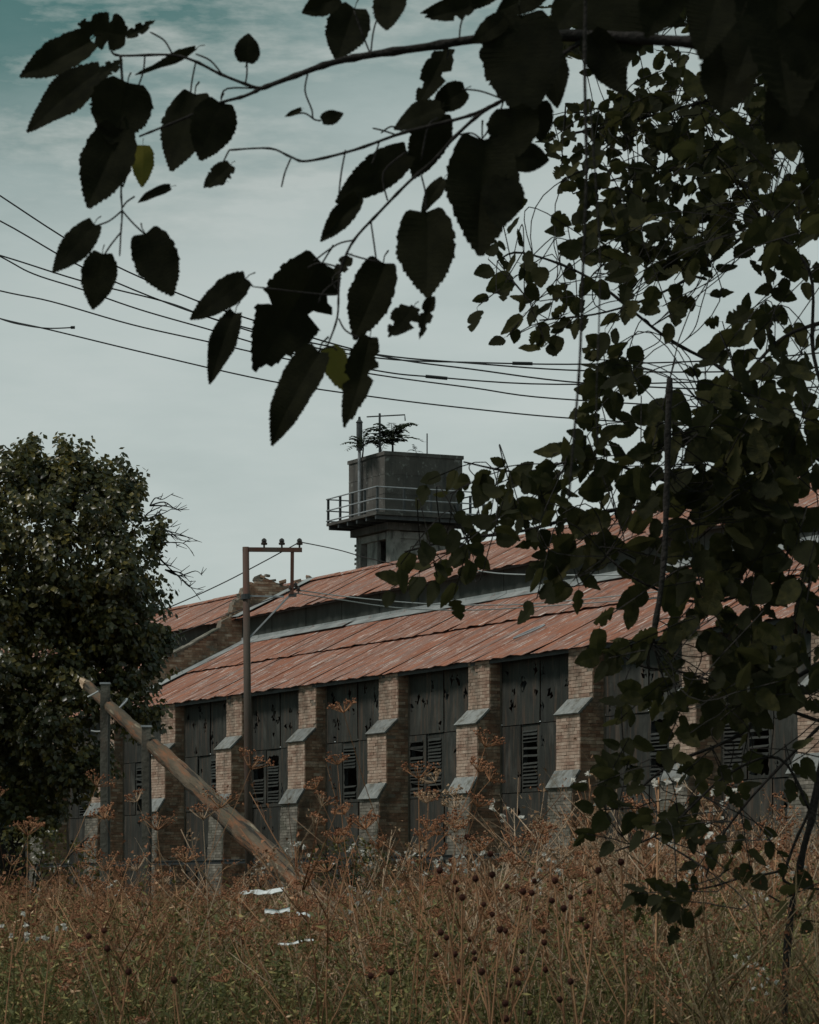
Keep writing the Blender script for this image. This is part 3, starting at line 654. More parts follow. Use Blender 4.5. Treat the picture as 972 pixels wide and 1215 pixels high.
wire('overhead_cable', 'lowest overhead cable crossing the whole sky just above the water tower', [(-120, 345), (0, 378), (58, 391), (178, 420), (320, 452), (444, 471), (560, 485), (688, 497), (900, 508), (1100, 505)], 55, wr, group=g)
wire('overhead_cable', 'short loose cable end beside the lowest cable at the left edge', [(-60, 352), (0, 378), (30, 386), (58, 389.5), (88, 388.5)], 54.5, wr * 0.9, extra=[(84, 388.6, 89, 388.5)])
wire('service_wire', 'dark wire rising from the left tree to the crossarm end of the utility pole', [(60, 775), (190, 725), (260, 694), (310, 668), (356, 643)], 60, 0.011)
wire('service_wire', 'dark wire running from the crossarm end of the utility pole down towards the water tower', [(356, 643), (400, 652), (440, 663), (500, 676)], 60, 0.011, d2=75)
wire('service_wire', 'dark thin wire sagging from left roofs past the pole to its bracket', [(180, 765), (230, 745), (290, 722), (345, 702)], 60.2, 0.008)
wire('pale_service_wire', 'upper of two pale wires sagging from the pole bracket across the clerestory', [(352, 700), (420, 709), (500, 716), (570, 718), (650, 715), (800, 700)], 60, 0.011, M['wire_pale'], d2=64)
wire('pale_service_wire', 'lower of two pale wires sagging from the pole bracket across the clerestory', [(346, 703), (400, 711), (470, 721), (540, 724), (620, 721), (800, 708)], 60, 0.011, M['wire_pale'], d2=64)
wire('pale_service_wire', 'short pale wire running level in front of the upper roof behind the leaves', [(560, 676), (600, 681), (680, 682.5), (760, 681), (900, 670)], 58, 0.013, M['wire_pale'])

# ------------------------------------------------------------------ leaning pole and posts
A = px(103, 812, 38); Bq = px(395, 1083, 27); gzB = gz(27)
LPo = thing('fallen_pole', 'thick rusty brown pole leaning down to the right into the dry weeds', 'pole', (Bq.x, Bq.y, gzB))
m_ = MB(); pts = []; rad = []
ext = Bq + (Bq - A).normalized() * 1.0; LL = (ext - A).length
for i in range(121):
    s = i / 120
    pts.append(Vector((noise.noise(Vector((s * 4, 0, 1))) * .03, noise.noise(Vector((s * 4, 5, 1))) * .03, s * LL))); rad.append(0.056 + 0.050 * min(1, s * 1.6) - .008 * s + 0.014 * noise.noise(Vector((s * 26, 2, 2))) + .008 * noise.noise(Vector((s * 90, 2, 2))))
m_.tube(pts, rad, 18)
for q in range(len(m_.v)):
    v = Vector(m_.v[q]); a_ = math.atan2(v.y, v.x); f_ = 1 + .13 * noise.noise(Vector((math.cos(a_) * 2.2, math.sin(a_) * 2.2, v.z * .55))) + .07 * noise.noise(Vector((math.cos(a_) * 6, math.sin(a_) * 6, v.z * 1.2))); m_.v[q] = (v.x * f_, v.y * f_, v.z)
lo = obj('shaft', m_, M['log'], LPo, A - LPo.location, smooth=True); lo.rotation_euler = (ext - A).to_track_quat('Z', 'Y').to_euler()
# frayed broken end
m_ = MB()
dirv = (A - Bq).normalized()
for k in range(14):
    o_ = Vector((rr.uniform(-.05, .05), rr.uniform(-.05, .05), rr.uniform(-.05, .05))); m_.tube([A + o_ - dirv * 0.15 - LPo.location, A + o_ + dirv * rr.uniform(0.05, 0.26) - LPo.location], [0.03, 0.012], 5)
obj('broken_end', m_, M['stem_tan'], LPo)
m_ = MB(); cc = A.lerp(Bq, 0.155) - LPo.location
ring = [cc + Vector((0.02 * math.sin(a * 2) + 0.03, -0.12 * math.cos(a), 0)) + Vector((0.10 * math.sin(a), 0, 0.13 * math.sin(a))) for a in np.linspace(-0.3, 3.5, 12)]
m_.tube(ring, 0.011, 5); obj('wire_tie', m_, M['railmetal'], LPo)
def post_thing(x, ytop, d, w, label, tiex=None):
    b = px(x, 1000, d); b.z = gz(d) - 0.15; T = thing('post', label, 'post', b); h = px(x, ytop, d).z - b.z; r = random.Random(int(x))
    m_ = MB(); vs = []; nz = 10
    for k in range(nz + 1):
        z = h * k / nz; s = w * (1 - 0.12 * k / nz)
        for (a, c_) in ((-1, -1), (1, -1), (1, 1), (-1, 1)): vs.append((a * s + r.uniform(-.006, .006), c_ * s + r.uniform(-.006, .006), z))
    fs = [(k * 4 + j, k * 4 + (j + 1) % 4, k * 4 + 4 + (j + 1) % 4, k * 4 + 4 + j) for k in range(nz) for j in range(4)] + [(nz * 4, nz * 4 + 1, nz * 4 + 2, nz * 4 + 3)]
    m_.add(vs, fs); obj('shaft', m_, M['post'], T)
    m_ = MB(); m_.box((-w * 1.05, -w * 1.05, h), (w * 1.05, w * 1.05, h + 0.02)); obj('post_cap', m_, M['railmetal'], T)
    m_ = MB(); m_.tube([(w * 0.75, -w - 0.012, h * 0.28), (w * 0.8, -w - 0.012, h * 0.95)], 0.012, 5); obj('steel_rod', m_, M['slat'], T)
    return T
post_thing(125, 812, 36.6, 0.055, 'left weathered post under the broken upper end of the leaning pole')
post_thing(174, 863, 34.2, 0.052, 'shorter right post crossing before the middle of the leaning pole')
wire('loose_wire', 'pale stub of wire beside the broken upper end of the leaning pole', [(104, 827), (110, 824), (117, 820)], 36.5, 0.011, M['wire_pale'])
wire('loose_wire', 'short pale wire stub sticking left out of the left post', [(108, 867), (114, 868), (122, 867.5)], 36.7, 0.010, M['wire_pale'])

# ------------------------------------------------------------------ white scrap among the weeds
for i, (x0, y0, x1, y1, w, lab) in enumerate(((284, 1060, 336, 1056, 0.07, 'upper left white strip glinting through the weeds under the leaning pole'), (314, 1082, 344, 1080, 0.07, 'middle white scrap lying among the weeds below the leaning pole'),
                                   (330, 1121, 372, 1115, 0.035, 'lowest thin white strip among the weeds below the leaning pole'), (352, 1083, 368, 1086, 0.05, 'small right white scrap among the weeds below the leaning pole'))):
    d = 13.1; a = px(x0, y0, d); b = px(x1, y1, d); m_ = MB(); n_ = 7; vs = []
    w *= 0.42
    for k in range(n_ + 1):
        p = a.lerp(b, k / n_) - a + Vector((0, 0, 0.004 * math.sin(k * 1.1 + i))); q = w * (0.25 + 0.5 * abs(math.sin(k * 1.7 + i * 2)) * rr.uniform(.5, 1.1))
        vs += [p + Vector((0, -0.01, -q * 0.5)), p + Vector((0, 0.02, q * 0.5)), p + Vector((0, 0.03, q * 0.5)), p + Vector((0, 0.0, -q * 0.6))]
    fs = [(k * 4 + j, k * 4 + 4 + j, k * 4 + 4 + (j + 1) % 4, k * 4 + (j + 1) % 4) for k in range(n_) for j in range(4)] + [(0, 1, 2, 3), (n_ * 4 + 3, n_ * 4 + 2, n_ * 4 + 1, n_ * 4)]
    obj('white_scrap', m_.add(vs, fs), M['white'], None, a, label=lab, category='scrap')

# ------------------------------------------------------------------ leaves
def leaf_mesh(name, seed, M_=12, serr=0.04, heart=0.08, fold=0.12, curl=0.12, ragged=0.0, petiole=0.28, wid=0.36, folded=False):
    r = random.Random(seed); mb = MB(); L_, R_, C_ = [], [], []
    for i in range(M_ + 1):
        s = i / M_; w = wid * 2.0 * (s ** 0.40) * ((1 - s) ** 0.82) * (1 + 0.12 * math.sin(s * 3.1)) * 0.95
        if 0 < i < M_:
            tooth = (1 + serr) if i % 2 else (1 - serr)
            wl, wr_ = w * tooth * (1 + r.uniform(-.05, .05)), w * tooth * (1 + r.uniform(-.05, .05))
        else: wl = wr_ = 0.0 if i else 0.02
        if ragged and 0 < i < M_:
            for q_ in (3, 9):
                nn_ = noise.noise(Vector((s * 7, seed, q_))); cut = 1 - ragged * max(0, min(1, (nn_ - .08) * 5)) * (.8 + .2 * r.random())
                if q_ == 3: wl *= cut
                else: wr_ *= cut
        back = heart * math.exp(-s * 7)
        z0 = curl * (s - 0.3) ** 2 * 1.2; wave = 0.03 * math.sin(s * 9 + seed)
        C_.append((0.0 + 0.02 * math.sin(s * 3 + seed), s, z0))
        L_.append((-wl, s - back * (1 if i else 0) * min(1, wl * 6) + (0.02 if i % 2 else 0), z0 + fold * wl * (1 if not folded else 1.2) + wave * wl * 3))
        R_.append((wr_, s - back * (1 if i else 0) * min(1, wr_ * 6) + (0.02 if i % 2 else 0), z0 + fold * wr_ - wave * wr_ * 3))
    vs = C_ + L_ + R_; n_ = M_ + 1
    mid = []  # intermediate ribs for a rounded blade
    fs = []
    for i in range(M_):
        fs.append((i, i + 1, n_ + i + 1, n_ + i)); fs.append((i + 1, i, 2 * n_ + i, 2 * n_ + i + 1))
    mb.add(vs, fs)
    if petiole: mb.tube([(0, 0.02, C_[0][2]), (0.01, -petiole * 0.5, C_[0][2] + 0.03), (0.0, -petiole, C_[0][2] - 0.02)], [0.010, 0.010, 0.014], 4)
    return mb
def leaf_matrix(base, tip, wscale, roll, tiltdepth, r):
    y = (tip - base); Ln = y.length
    y = (y / Ln + Vector((0, tiltdepth, 0))); Lf = 1.0; y.normalize()
    toward = Vector((0, -1, 0)); x = y.cross(toward)
    x = x.normalized() if x.length > 1e-5 else Vector((1, 0, 0)); z = x.cross(y)
    c, s = math.cos(roll), math.sin(roll); x2 = x * c + z * s; z2 = z * c - x * s
    mat = Matrix.Identity(4)
    for i in range(3): mat[i][0] = x2[i] * Ln * wscale; mat[i][1] = y[i] * Ln * math.sqrt(1 + tiltdepth ** 2); mat[i][2] = z2[i] * Ln; mat[i][3] = base[i]
    return mat

big = [leaf_mesh('leaf', i, (40, 52, 34, 46, 60, 38)[i], (.010, .006, .014, .008, .005, .012)[i], 0.10, 0.06 + 0.09 * (i % 3), (0.12, -.15, .3, .05, -.25, .2)[i], 0.0, 0.16, wid=(.36, .33, .39, .35, .31, .37)[i]) for i in range(6)]
bigr = [leaf_mesh('leaf', 20 + i, 40, 0.018, 0.08, 0.15, 0.2, 0.55, 0.16) for i in range(3)]
big_me = [m_.mesh('leaf') for m_ in big]; bigr_me = [m_.mesh('leaf') for m_ in bigr]
olive_me = [leaf_mesh('leaf', 60 + i, 24, 0.04, 0.08, 0.1, 0.12, 0.0, 0.16).mesh('leaf') for i in range(2)]

# --- near overhanging tree: trunk out of frame right, one long bough across the top
ND = 5.5
NT = thing('overhanging_tree', 'near tree whose big dark leaves hang from a bough across the sky', 'tree', (px(1330, 900, ND).x, ND, gz(ND)))
def nrel(x, y, d=ND): return px(x, y, d) - NT.location
m_ = MB(); m_.tube([Vector((0, 0, -0.2)), Vector((0.02, 0, 0.9)), Vector((-0.03, 0, 1.9)), nrel(1290, -60)], [0.09, 0.075, 0.065, 0.05], 12); obj('trunk', m_, M['bark'], NT, smooth=True)
def branch(name, parent, relf, pts, r0, r1, d=None, knots=True):
    P = smoothpts([relf(*p) for p in pts], 5); n_ = len(P); rads = [r0 + (r1 - r0) * i / (n_ - 1) for i in range(n_)]
    if knots:
        for i in range(2, n_ - 1, 4): rads[i] *= 1.28
    m_ = MB(); m_.tube(P, rads, 7); return obj(name, m_, M['bark'], parent, smooth=True), P
PXM = ND / F   # metres per photo pixel
bA, PA = branch('bough', NT, nrel, [(1290, -60), (1100, 20), (972, 55), (880, 52), (790, 48), (700, 42), (580, 45), (510, 55), (440, 65), (392, 75), (350, 90), (310, 105)], 9 * PXM, 2.6 * PXM)
bB, PB = branch('twig', NT, nrel, [(312, 105), (298, 102), (262, 88), (230, 72), (200, 65), (143, 66), (132, 60)], 2.0 * PXM, 1.3 * PXM)
bC, PC = branch('twig', NT, nrel, [(310, 105), (290, 114), (262, 122), (220, 140), (190, 152), (165, 162)], 2.2 * PXM, 1.2 * PXM)
bD, PD_ = branch('twig', NT, nrel, [(700, 42), (660, 70), (615, 105), (598, 118), (568, 133), (540, 142), (480, 157), (420, 178), (365, 191), (345, 186), (320, 176), (272, 178)], 2.8 * PXM, 1.1 * PXM)
bE, PE = branch('twig', NT, nrel, [(598, 118), (570, 135), (540, 162), (515, 190), (485, 216), (450, 252), (420, 285), (405, 318), (402, 345), (400, 378), (388, 412)], 2.3 * PXM, 1.1 * PXM)
bF, PF = branch('twig', NT, nrel, [(143, 66), (145, 92), (148, 140), (150, 190), (144, 222), (145, 250), (144, 275)], 1.8 * PXM, 0.9 * PXM)
tw = []
for pts in ([(365, 88), (362, 108), (370, 130), (372, 141), (382, 143)], [(372, 141), (360, 134), (342, 138)], [(345, 188), (338, 205), (334, 222)], [(172, 65), (170, 85), (163, 105)], [(232, 75), (228, 95), (226, 112)],
            [(310, 105), (270, 105), (262, 118)], [(293, 72), (293, 88), (291, 100)], [(205, 65), (195, 48), (178, 38)], [(265, 90), (250, 72), (232, 64)], [(145, 250), (130, 262), (114, 268)], [(145, 250), (158, 265), (172, 278)],
            [(144, 275), (132, 290), (124, 302)], [(144, 265), (143, 285), (142, 304)], [(146, 222), (152, 205), (158, 192)], [(160, 233), (150, 240), (146, 246)], [(272, 178), (266, 190), (262, 200)],
            [(440, 65), (430, 40), (420, 12)], [(440, 65), (445, 30), (462, -6)], [(545, 48), (548, 25), (560, 8)], [(530, 55), (532, 60), (530, 70)], [(598, 118), (570, 108), (548, 106)],
            [(405, 318), (380, 312), (365, 318)], [(405, 330), (385, 345), (378, 360)], [(410, 300), (425, 305), (452, 312)], [(402, 378), (410, 392), (428, 402)], [(402, 345), (390, 350), (300, 340)], [(300, 340), (292, 332), (285, 345)],
            [(500, 208), (505, 230), (505, 252)], [(440, 262), (444, 290), (447, 312)], [(545, 160), (560, 158), (572, 166)], [(420, 285), (400, 290), (372, 310)], [(460, 238), (455, 205), (482, 180)], [(410, 178), (405, 205), (402, 232)],
            [(450, 168), (445, 185), (441, 195)], [(470, 160), (455, 155), (442, 152)], [(400, 345), (395, 330), (410, 318)], [(388, 412), (380, 416), (376, 420)], [(388, 412), (396, 412), (400, 416)], [(598, 118), (590, 140), (572, 165)],
            [(520, 140), (508, 150), (500, 190)], [(480, 157), (465, 150), (452, 158)]):
    P = smoothpts([nrel(*p) for p in pts], 4); m_ = MB(); m_.tube(P, [1.1 * PXM] * (len(P) - 1) + [0.7 * PXM], 5); obj('twiglet', m_, M['bark'], NT, smooth=True)
NL = [ # base, tip, width, kind, bough index
 (108, 48, 26, 96, 42, 0), (150, 42, 93, 28, 42, 'r'), (150, 44, 184, 24, 14, 'r'), (120, 84, 28, 150, 50, 0), (152, 98, 130, 170, 66, 0), (142, 153, 108, 251, 60, 0), (170, 172, 168, 222, 27, 'o'),
 (202, 222, 160, 238, 14, 0), (112, 266, 63, 326, 34, 0), (122, 301, 110, 367, 42, 0), (173, 277, 206, 349, 50, 0), (232, 60, 162, 98, 11, 0), (292, 74, 296, 39, 34, 0), (232, 112, 205, 207, 54, 0), (262, 122, 238, 192, 52, 0),
 (274, 196, 242, 226, 24, 'r'), (268, 214, 248, 200, 20, 'r'), (292, 331, 225, 378, 36, 0), (279, 371, 246, 454, 34, 0), (382, 312, 298, 437, 78, 'r'), (378, 416, 316, 525, 54, 0), (390, 412, 416, 467, 32, 'o'),
 (456, 312, 424, 404, 52, 0), (440, 400, 411, 506, 36, 'r'), (421, 11, 396, 80, 44, 0), (402, -4, 359, 15, 28, 0), (465, -10, 462, 44, 34, 0), (560, 8, 504, 24, 24, 'r'), (645, -12, 586, 14, 40, 0), (532, 58, 494, 130, 30, 'r'),
 (552, 106, 510, 128, 38, 0), (524, 128, 467, 150, 36, 0), (522, 134, 489, 212, 46, 0), (483, 180, 397, 244, 42, 0), (425, 234, 381, 287, 26, 0), (572, 166, 568, 306, 80, 0), (600, 212, 590, 274, 48, 0), (505, 252, 511, 354, 66, 0),
 (492, 364, 462, 402, 32, 'r'), (512, 352, 497, 405, 15, 'r'), (527, 212, 499, 254, 19, 0), (618, 18, 622, 142, 94, 0), (606, 128, 616, 186, 56, 0), (602, 184, 654, 188, 40, 0), (382, 143, 408, 134, 17, 0), (358, 130, 339, 140, 7, 0),
 (415, 305, 396, 332, 16, 'r'), (654, 60, 660, 128, 40, 0), (732, -14, 716, 104, 82, 0), (700, 40, 742, 112, 40, 0), (690, -6, 655, 40, 44, 0), (760, 10, 815, 28, 26, 0), (600, 20, 560, 50, 26, 0), (585, -6, 500, 18, 24, 0),
 (120, 88, 146, 72, 16, 'r'), (640, 120, 640, 168, 30, 0),
 # the dense dark corner top right, nearer to the lens
 (915, -50, 930, 150, 105, 1), (862, -40, 830, 70, 70, 1), (965, -20, 985, 130, 90, 1), (800, -30, 765, 45, 50, 1), (900, 10, 875, 105, 60, 1), (870, 60, 850, 140, 60, 1), (960, 100, 905, 175, 70, 1), (940, 20, 1010, 90, 90, 1), (1010, 90, 960, 215, 100, 1)]
boughs = [(bA, PA), (bB, PB), (bC, PC), (bD, PD_), (bE, PE), (bF, PF)]
r = random.Random(12)
for (x0, y0, x1, y1, w, kind) in NL:
    d = ND + r.uniform(-.18, .18) if kind != 1 else 4.2 + r.uniform(-.5, .5)
    base, tip = px(x0, y0, d), px(x1, y1, d + r.uniform(-.02, .02)); Ln = math.hypot(x1 - x0, y1 - y0)
    me = r.choice(bigr_me) if kind == 'r' else (r.choice(olive_me) if kind == 'o' else r.choice(big_me))
    roll = r.uniform(-.35, .35); ws = w / (0.67 * Ln) / math.cos(roll)
    mat = leaf_matrix(base, tip, ws, roll, r.uniform(-.15, .15), r)
    bo = min(boughs, key=lambda q: min((p + NT.location - base).length for p in q[1]))[0]
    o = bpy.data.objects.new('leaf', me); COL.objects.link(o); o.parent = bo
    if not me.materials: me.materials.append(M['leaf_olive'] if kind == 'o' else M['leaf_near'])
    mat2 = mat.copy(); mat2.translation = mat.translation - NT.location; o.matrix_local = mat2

# --- right tree: thin leaning stem with drooping twigs, smaller leaves
RD = 11.0
RTt = thing('young_tree', 'young leafy tree with a thin dark leaning stem filling the right side', 'tree', (px(930, 1200, RD).x, RD, gz(RD)))
def rrel(x, y, d=RD): return px(x, y, d) - RTt.location
KP = RD / F
tr, PT = branch('trunk', RTt, rrel, [(926, 1500), (932, 1155), (949, 1028), (966, 960), (977, 890), (988, 780), (990, 600), (980, 420), (985, 250), (975, 100), (985, -60)], 4.3 * KP, 3.4 * KP)
BR = [ # (points, depth, r0 px, r1 px)
 ([(985, 780), (930, 815), (880, 870), (800, 905), (760, 935)], 10.8, 3.0, 1.3), ([(960, 960), (925, 900), (862, 920), (790, 985), (730, 1010)], 10.5, 1.8, 1.0),
 ([(985, 850), (972, 910), (961, 960), (944, 998), (932, 1032), (930, 1044), (941, 1050), (960, 1054), (990, 1056)], 10.8, 2.0, 1.4), ([(932, 1032), (910, 1037), (879, 1042), (845, 1052), (808, 1058)], 10.8, 1.7, 0.9), ([(938, 1080), (925, 1070), (912, 1062)], 10.9, 1.5, 1.0), ([(985, 850), (930, 905), (880, 960), (850, 1004), (838, 1040)], 10.7, 1.9, 1.0),
 ([(985, 690), (900, 625), (800, 600), (700, 610), (620, 630), (540, 640), (480, 655)], 10.9, 3.0, 1.2), ([(990, 620), (900, 590), (790, 570), (700, 545), (620, 560), (550, 548)], 11.2, 2.6, 1.0),
 ([(985, 720), (900, 705), (830, 715), (760, 690), (720, 660)], 10.6, 2.4, 1.1), ([(990, 560), (920, 500), (860, 440), (790, 400), (700, 330), (620, 300), (590, 310)], 11.4, 2.8, 1.0),
 ([(985, 380), (930, 400), (880, 450), (830, 500), (800, 540)], 11.0, 2.4, 1.2), ([(980, 200), (930, 240), (870, 290), (800, 340), (720, 370), (640, 380)], 11.8, 2.6, 1.0),
 ([(985, 60), (900, 100), (800, 130), (720, 150), (670, 160)], 12.0, 2.8, 1.2), ([(985, 140), (900, 190), (820, 200), (740, 210), (680, 230)], 12.2, 2.4, 1.0), ([(985, -20), (900, 20), (800, 30), (700, 20), (650, 60)], 12.3, 2.6, 1.2),
 ([(795, 449), (793, 500), (791, 594), (787, 678), (774, 763)], 10.2, 3.6, 3.0), ([(990, 500), (965, 420), (960, 320), (900, 260)], 10.9, 2.8, 1.2), ([(985, 860), (900, 830), (820, 800), (760, 790), (730, 770)], 10.7, 2.0, 1.0)]
branches = []
for pts, d, r0, r1 in BR:
    o, P = branch('branch', RTt, lambda x, y, d=d: px(x, y, d) - RTt.location, pts, r0 * KP, r1 * KP); branches.append((o, P, d, pts))
small = [leaf_mesh('leaf', 200 + i, 14, 0.022, 0.08, 0.12 + 0.06 * (i % 3), 0.2, 0.0 if i < 4 else 0.45, 0.22) for i in range(6)]
small_me = [m_.mesh('leaf') for m_ in small]
tiny = [leaf_mesh('leaf', 300 + i, 6, 0.04, 0.06, 0.15, 0.2, 0.0, 0.2) for i in range(4)]
BL = [ # cx, cy, rx, ry, n, size px, depth
 (700, 60, 50, 50, 12, 30, 12), (900, 150, 80, 50, 30, 44, 10.8), (950, 250, 50, 50, 16, 48, 10.5), (820, 30, 150, 45, 46, 30, 12.2), (940, 90, 60, 90, 34, 36, 11.8), (790, 120, 120, 35, 64, 26, 12), (740, 170, 85, 40, 46, 28, 12), (860, 170, 90, 45, 52, 28, 12), (930, 210, 60, 40, 20, 34, 11.7),
 (700, 190, 50, 35, 12, 34, 11.8), (800, 235, 90, 30, 30, 32, 11.8), (870, 265, 80, 38, 36, 36, 11.6), (690, 275, 40, 25, 7, 34, 11.6), (720, 300, 55, 35, 14, 42, 11.3), (800, 300, 60, 35, 20, 40, 11.3),
 (950, 300, 40, 55, 14, 40, 11.2), (765, 345, 45, 30, 8, 46, 11.0), (880, 350, 60, 45, 16, 36, 11.2), (590, 570, 40, 22, 9, 34, 10.9), (650, 330, 45, 40, 10, 34, 11.4), (720, 400, 50, 40, 14, 34, 11.2), (600, 300, 30, 30, 10, 38, 11.4), (612, 345, 30, 28, 8, 34, 11.4), (632, 385, 18, 20, 8, 26, 11.4), (690, 385, 20, 18, 4, 34, 11.2),
 (940, 400, 45, 45, 14, 38, 11.1), (770, 425, 35, 30, 12, 30, 10.9), (860, 435, 55, 40, 18, 44, 10.9), (730, 450, 35, 40, 8, 42, 10.9), (795, 490, 55, 40, 26, 48, 10.7), (700, 510, 30, 25, 5, 46, 10.9),
 (880, 500, 55, 35, 22, 50, 10.7), (945, 520, 35, 50, 14, 46, 10.7), (735, 545, 45, 35, 15, 44, 10.8), (830, 560, 60, 40, 30, 50, 10.6), (910, 580, 60, 40, 26, 50, 10.6), (640, 555, 40, 18, 6, 44, 10.9), (680, 590, 40, 30, 12, 40, 10.8),
 (620, 600, 35, 28, 10, 42, 10.8), (740, 625, 45, 35, 14, 50, 10.7), (650, 645, 50, 28, 12, 42, 10.8), (540, 550, 15, 8, 2, 42, 10.9), (585, 570, 14, 10, 2, 30, 10.9), (560, 640, 40, 25, 11, 40, 10.8), (495, 660, 35, 25, 9, 42, 10.8),
 (855, 640, 60, 35, 24, 52, 10.5), (930, 660, 45, 40, 18, 46, 10.5), (765, 670, 35, 30, 8, 52, 10.5), (840, 710, 55, 35, 18, 50, 10.4), (910, 730, 50, 40, 16, 42, 10.4), (790, 770, 45, 40, 15, 40, 10.5), (870, 790, 55, 40, 24, 48, 10.4),
 (940, 800, 40, 50, 15, 40, 10.5), (810, 830, 45, 35, 16, 42, 10.5), (870, 860, 45, 35, 14, 38, 10.5), (760, 900, 35, 30, 14, 36, 10.6), (740, 945, 28, 20, 9, 34, 10.6), (840, 915, 30, 30, 9, 36, 10.6), (720, 1000, 12, 18, 3, 38, 10.4), (835, 960, 40, 20, 8, 34, 10.4),
 (880, 1010, 50, 20, 13, 30, 10.4), (820, 1000, 25, 25, 10, 34, 10.4), (815, 1050, 30, 22, 14, 32, 10.3), (965, 1055, 12, 15, 3, 40, 10.3), (965, 1100, 10, 12, 2, 34, 10.3), (935, 900, 35, 30, 6, 34, 10.5)]
r = random.Random(77); cand = []; twigs = {id(b[0]): MB() for b in branches}
for (cx, cy, rx, ry, n_, sz, d) in BL:
    if cy < 320 and cx > 650: n_ = int(n_ * 1.9); sz *= .72
    elif cy > 430: n_ = max(2, int(n_ * (1.6 if cy < 730 else 1.3))); sz *= .76
    else: n_ = int(n_ * 1.2); sz *= .8
    # nearest branch in the photo plane
    best = min(branches, key=lambda b: min(math.hypot(q[0] - cx, q[1] - cy) for q in b[3]))
    bo, P, bd, _ = best; k = 0
    while k < n_:
        ang = r.uniform(0, 2 * math.pi); rr_ = math.sqrt(r.random()); sx, sy = cx + rx * rr_ * math.cos(ang), cy + ry * rr_ * math.sin(ang)
        dirx = r.uniform(-1, 0.35); diry = r.uniform(-.25, 0.8); ln = math.hypot(dirx, diry); dirx /= ln; diry /= ln
        m = min(r.randint(3, 5), n_); stp = sz * 0.6; dd = d + r.uniform(-.35, .35)
        S0 = px(sx - dirx * stp * m * .5, sy - diry * stp * m * .5, dd) - RTt.location; S1 = px(sx + dirx * stp * m * .5, sy + diry * stp * m * .5, dd) - RTt.location
        dn = [min((p - q).length for b in branches for p in b[1][::3]) for q in (S0, S1)]
        if dn[1] < dn[0] * .8: dirx, diry, S0 = -dirx, -diry, S1
        bo, near = min(((b[0], p) for b in branches for p in b[1][::2]), key=lambda q: (q[1] - S0).length)
        dv3 = px(sx + dirx * 50, sy + diry * 50, dd) - px(sx, sy, dd); ctl = S0 - dv3.normalized() * (S0 - near).length * .45
        tp = [near * (1 - q) ** 2 + ctl * 2 * q * (1 - q) + S0 * q * q for q in (0, .2, .4, .6, .8, 1)]
        for q in range(m):
            xx = sx + dirx * stp * (q + 1 - m * .5); yy = sy + diry * stp * (q + 1 - m * .5) + 2.5 * q
            Pq = px(xx, yy, dd) - RTt.location; tp.append(Pq)
            la = math.atan2(diry, dirx) + (0.9 if q % 2 else -0.9) * r.uniform(.5, 1.2); L_ = sz * r.uniform(0.6, 1.15)
            tx, ty = math.cos(la), math.sin(la) + 0.55; tl_ = math.hypot(tx, ty); tx /= tl_; ty /= tl_
            b0 = px(xx + tx * L_ * 0.2, yy + ty * L_ * 0.2, dd); t0 = px(xx + tx * L_ * 1.2, yy + ty * L_ * 1.2, dd + r.uniform(-.03, .03))
            cand.append((L_ / dd * 11, b0, t0, r.uniform(-1.15, 1.15), r.uniform(-.6, .6), r.uniform(.8, 1.25), bo)); k += 1
            if k >= n_: break
        if len(tp) > 1: twigs[id(bo)].tube(tp, 0.8 * KP, 3)
for bo, P, bd, _ in branches:
    if twigs[id(bo)].v: obj('twig', twigs[id(bo)], M['bark'], bo, kind='stuff')
cand.sort(key=lambda c: -c[0] * math.cos(c[3]))
rest = MB()
for i, (sz, b0, t0, roll, tilt, ws, bo) in enumerate(cand):
    mat = leaf_matrix(b0, t0, ws, roll, tilt, r)
    if i < 296:
        me = r.choice(small_me); o = bpy.data.objects.new('leaf', me); COL.objects.link(o); o.parent = bo
        if not me.materials: me.materials.append(M['leaf_tree'])
        m2 = mat.copy(); m2.translation = mat.translation - RTt.location; o.matrix_local = m2
    else:
        src = r.choice(small); rest.add([mat @ Vector(v) - RTt.location for v in src.v], src.f)
obj('leaves', rest, M['leaf_stuff'], RTt, kind='stuff')

# --- hanging vines
def vine(pts, d, w, lab):
    P = smoothpts([px(x, y, d) for x, y in pts], 6); c = P[-1].copy(); m_ = MB(); n_ = len(P)
    m_.tube([p - c for p in P], [w * d / F * (1 - 0.35 * i / n_) * (1.25 if i % 5 == 0 else 1) for i in range(n_)], 7)
    obj('hanging_vine', m_, M['bark'], None, c, smooth=True, label=lab, category='vine')
vine([(696, -60), (694, 80), (696, 200), (692, 320), (688, 430), (681, 520), (675, 592)], 4.6, 2.1, 'thicker of the two dark stems hanging straight down right of the big leaves')
vine([(700, 120), (706, 200), (712, 300), (711, 380), (708, 470), (709, 528)], 4.7, 1.3, 'thinner of the two dark stems hanging straight down right of the big leaves')

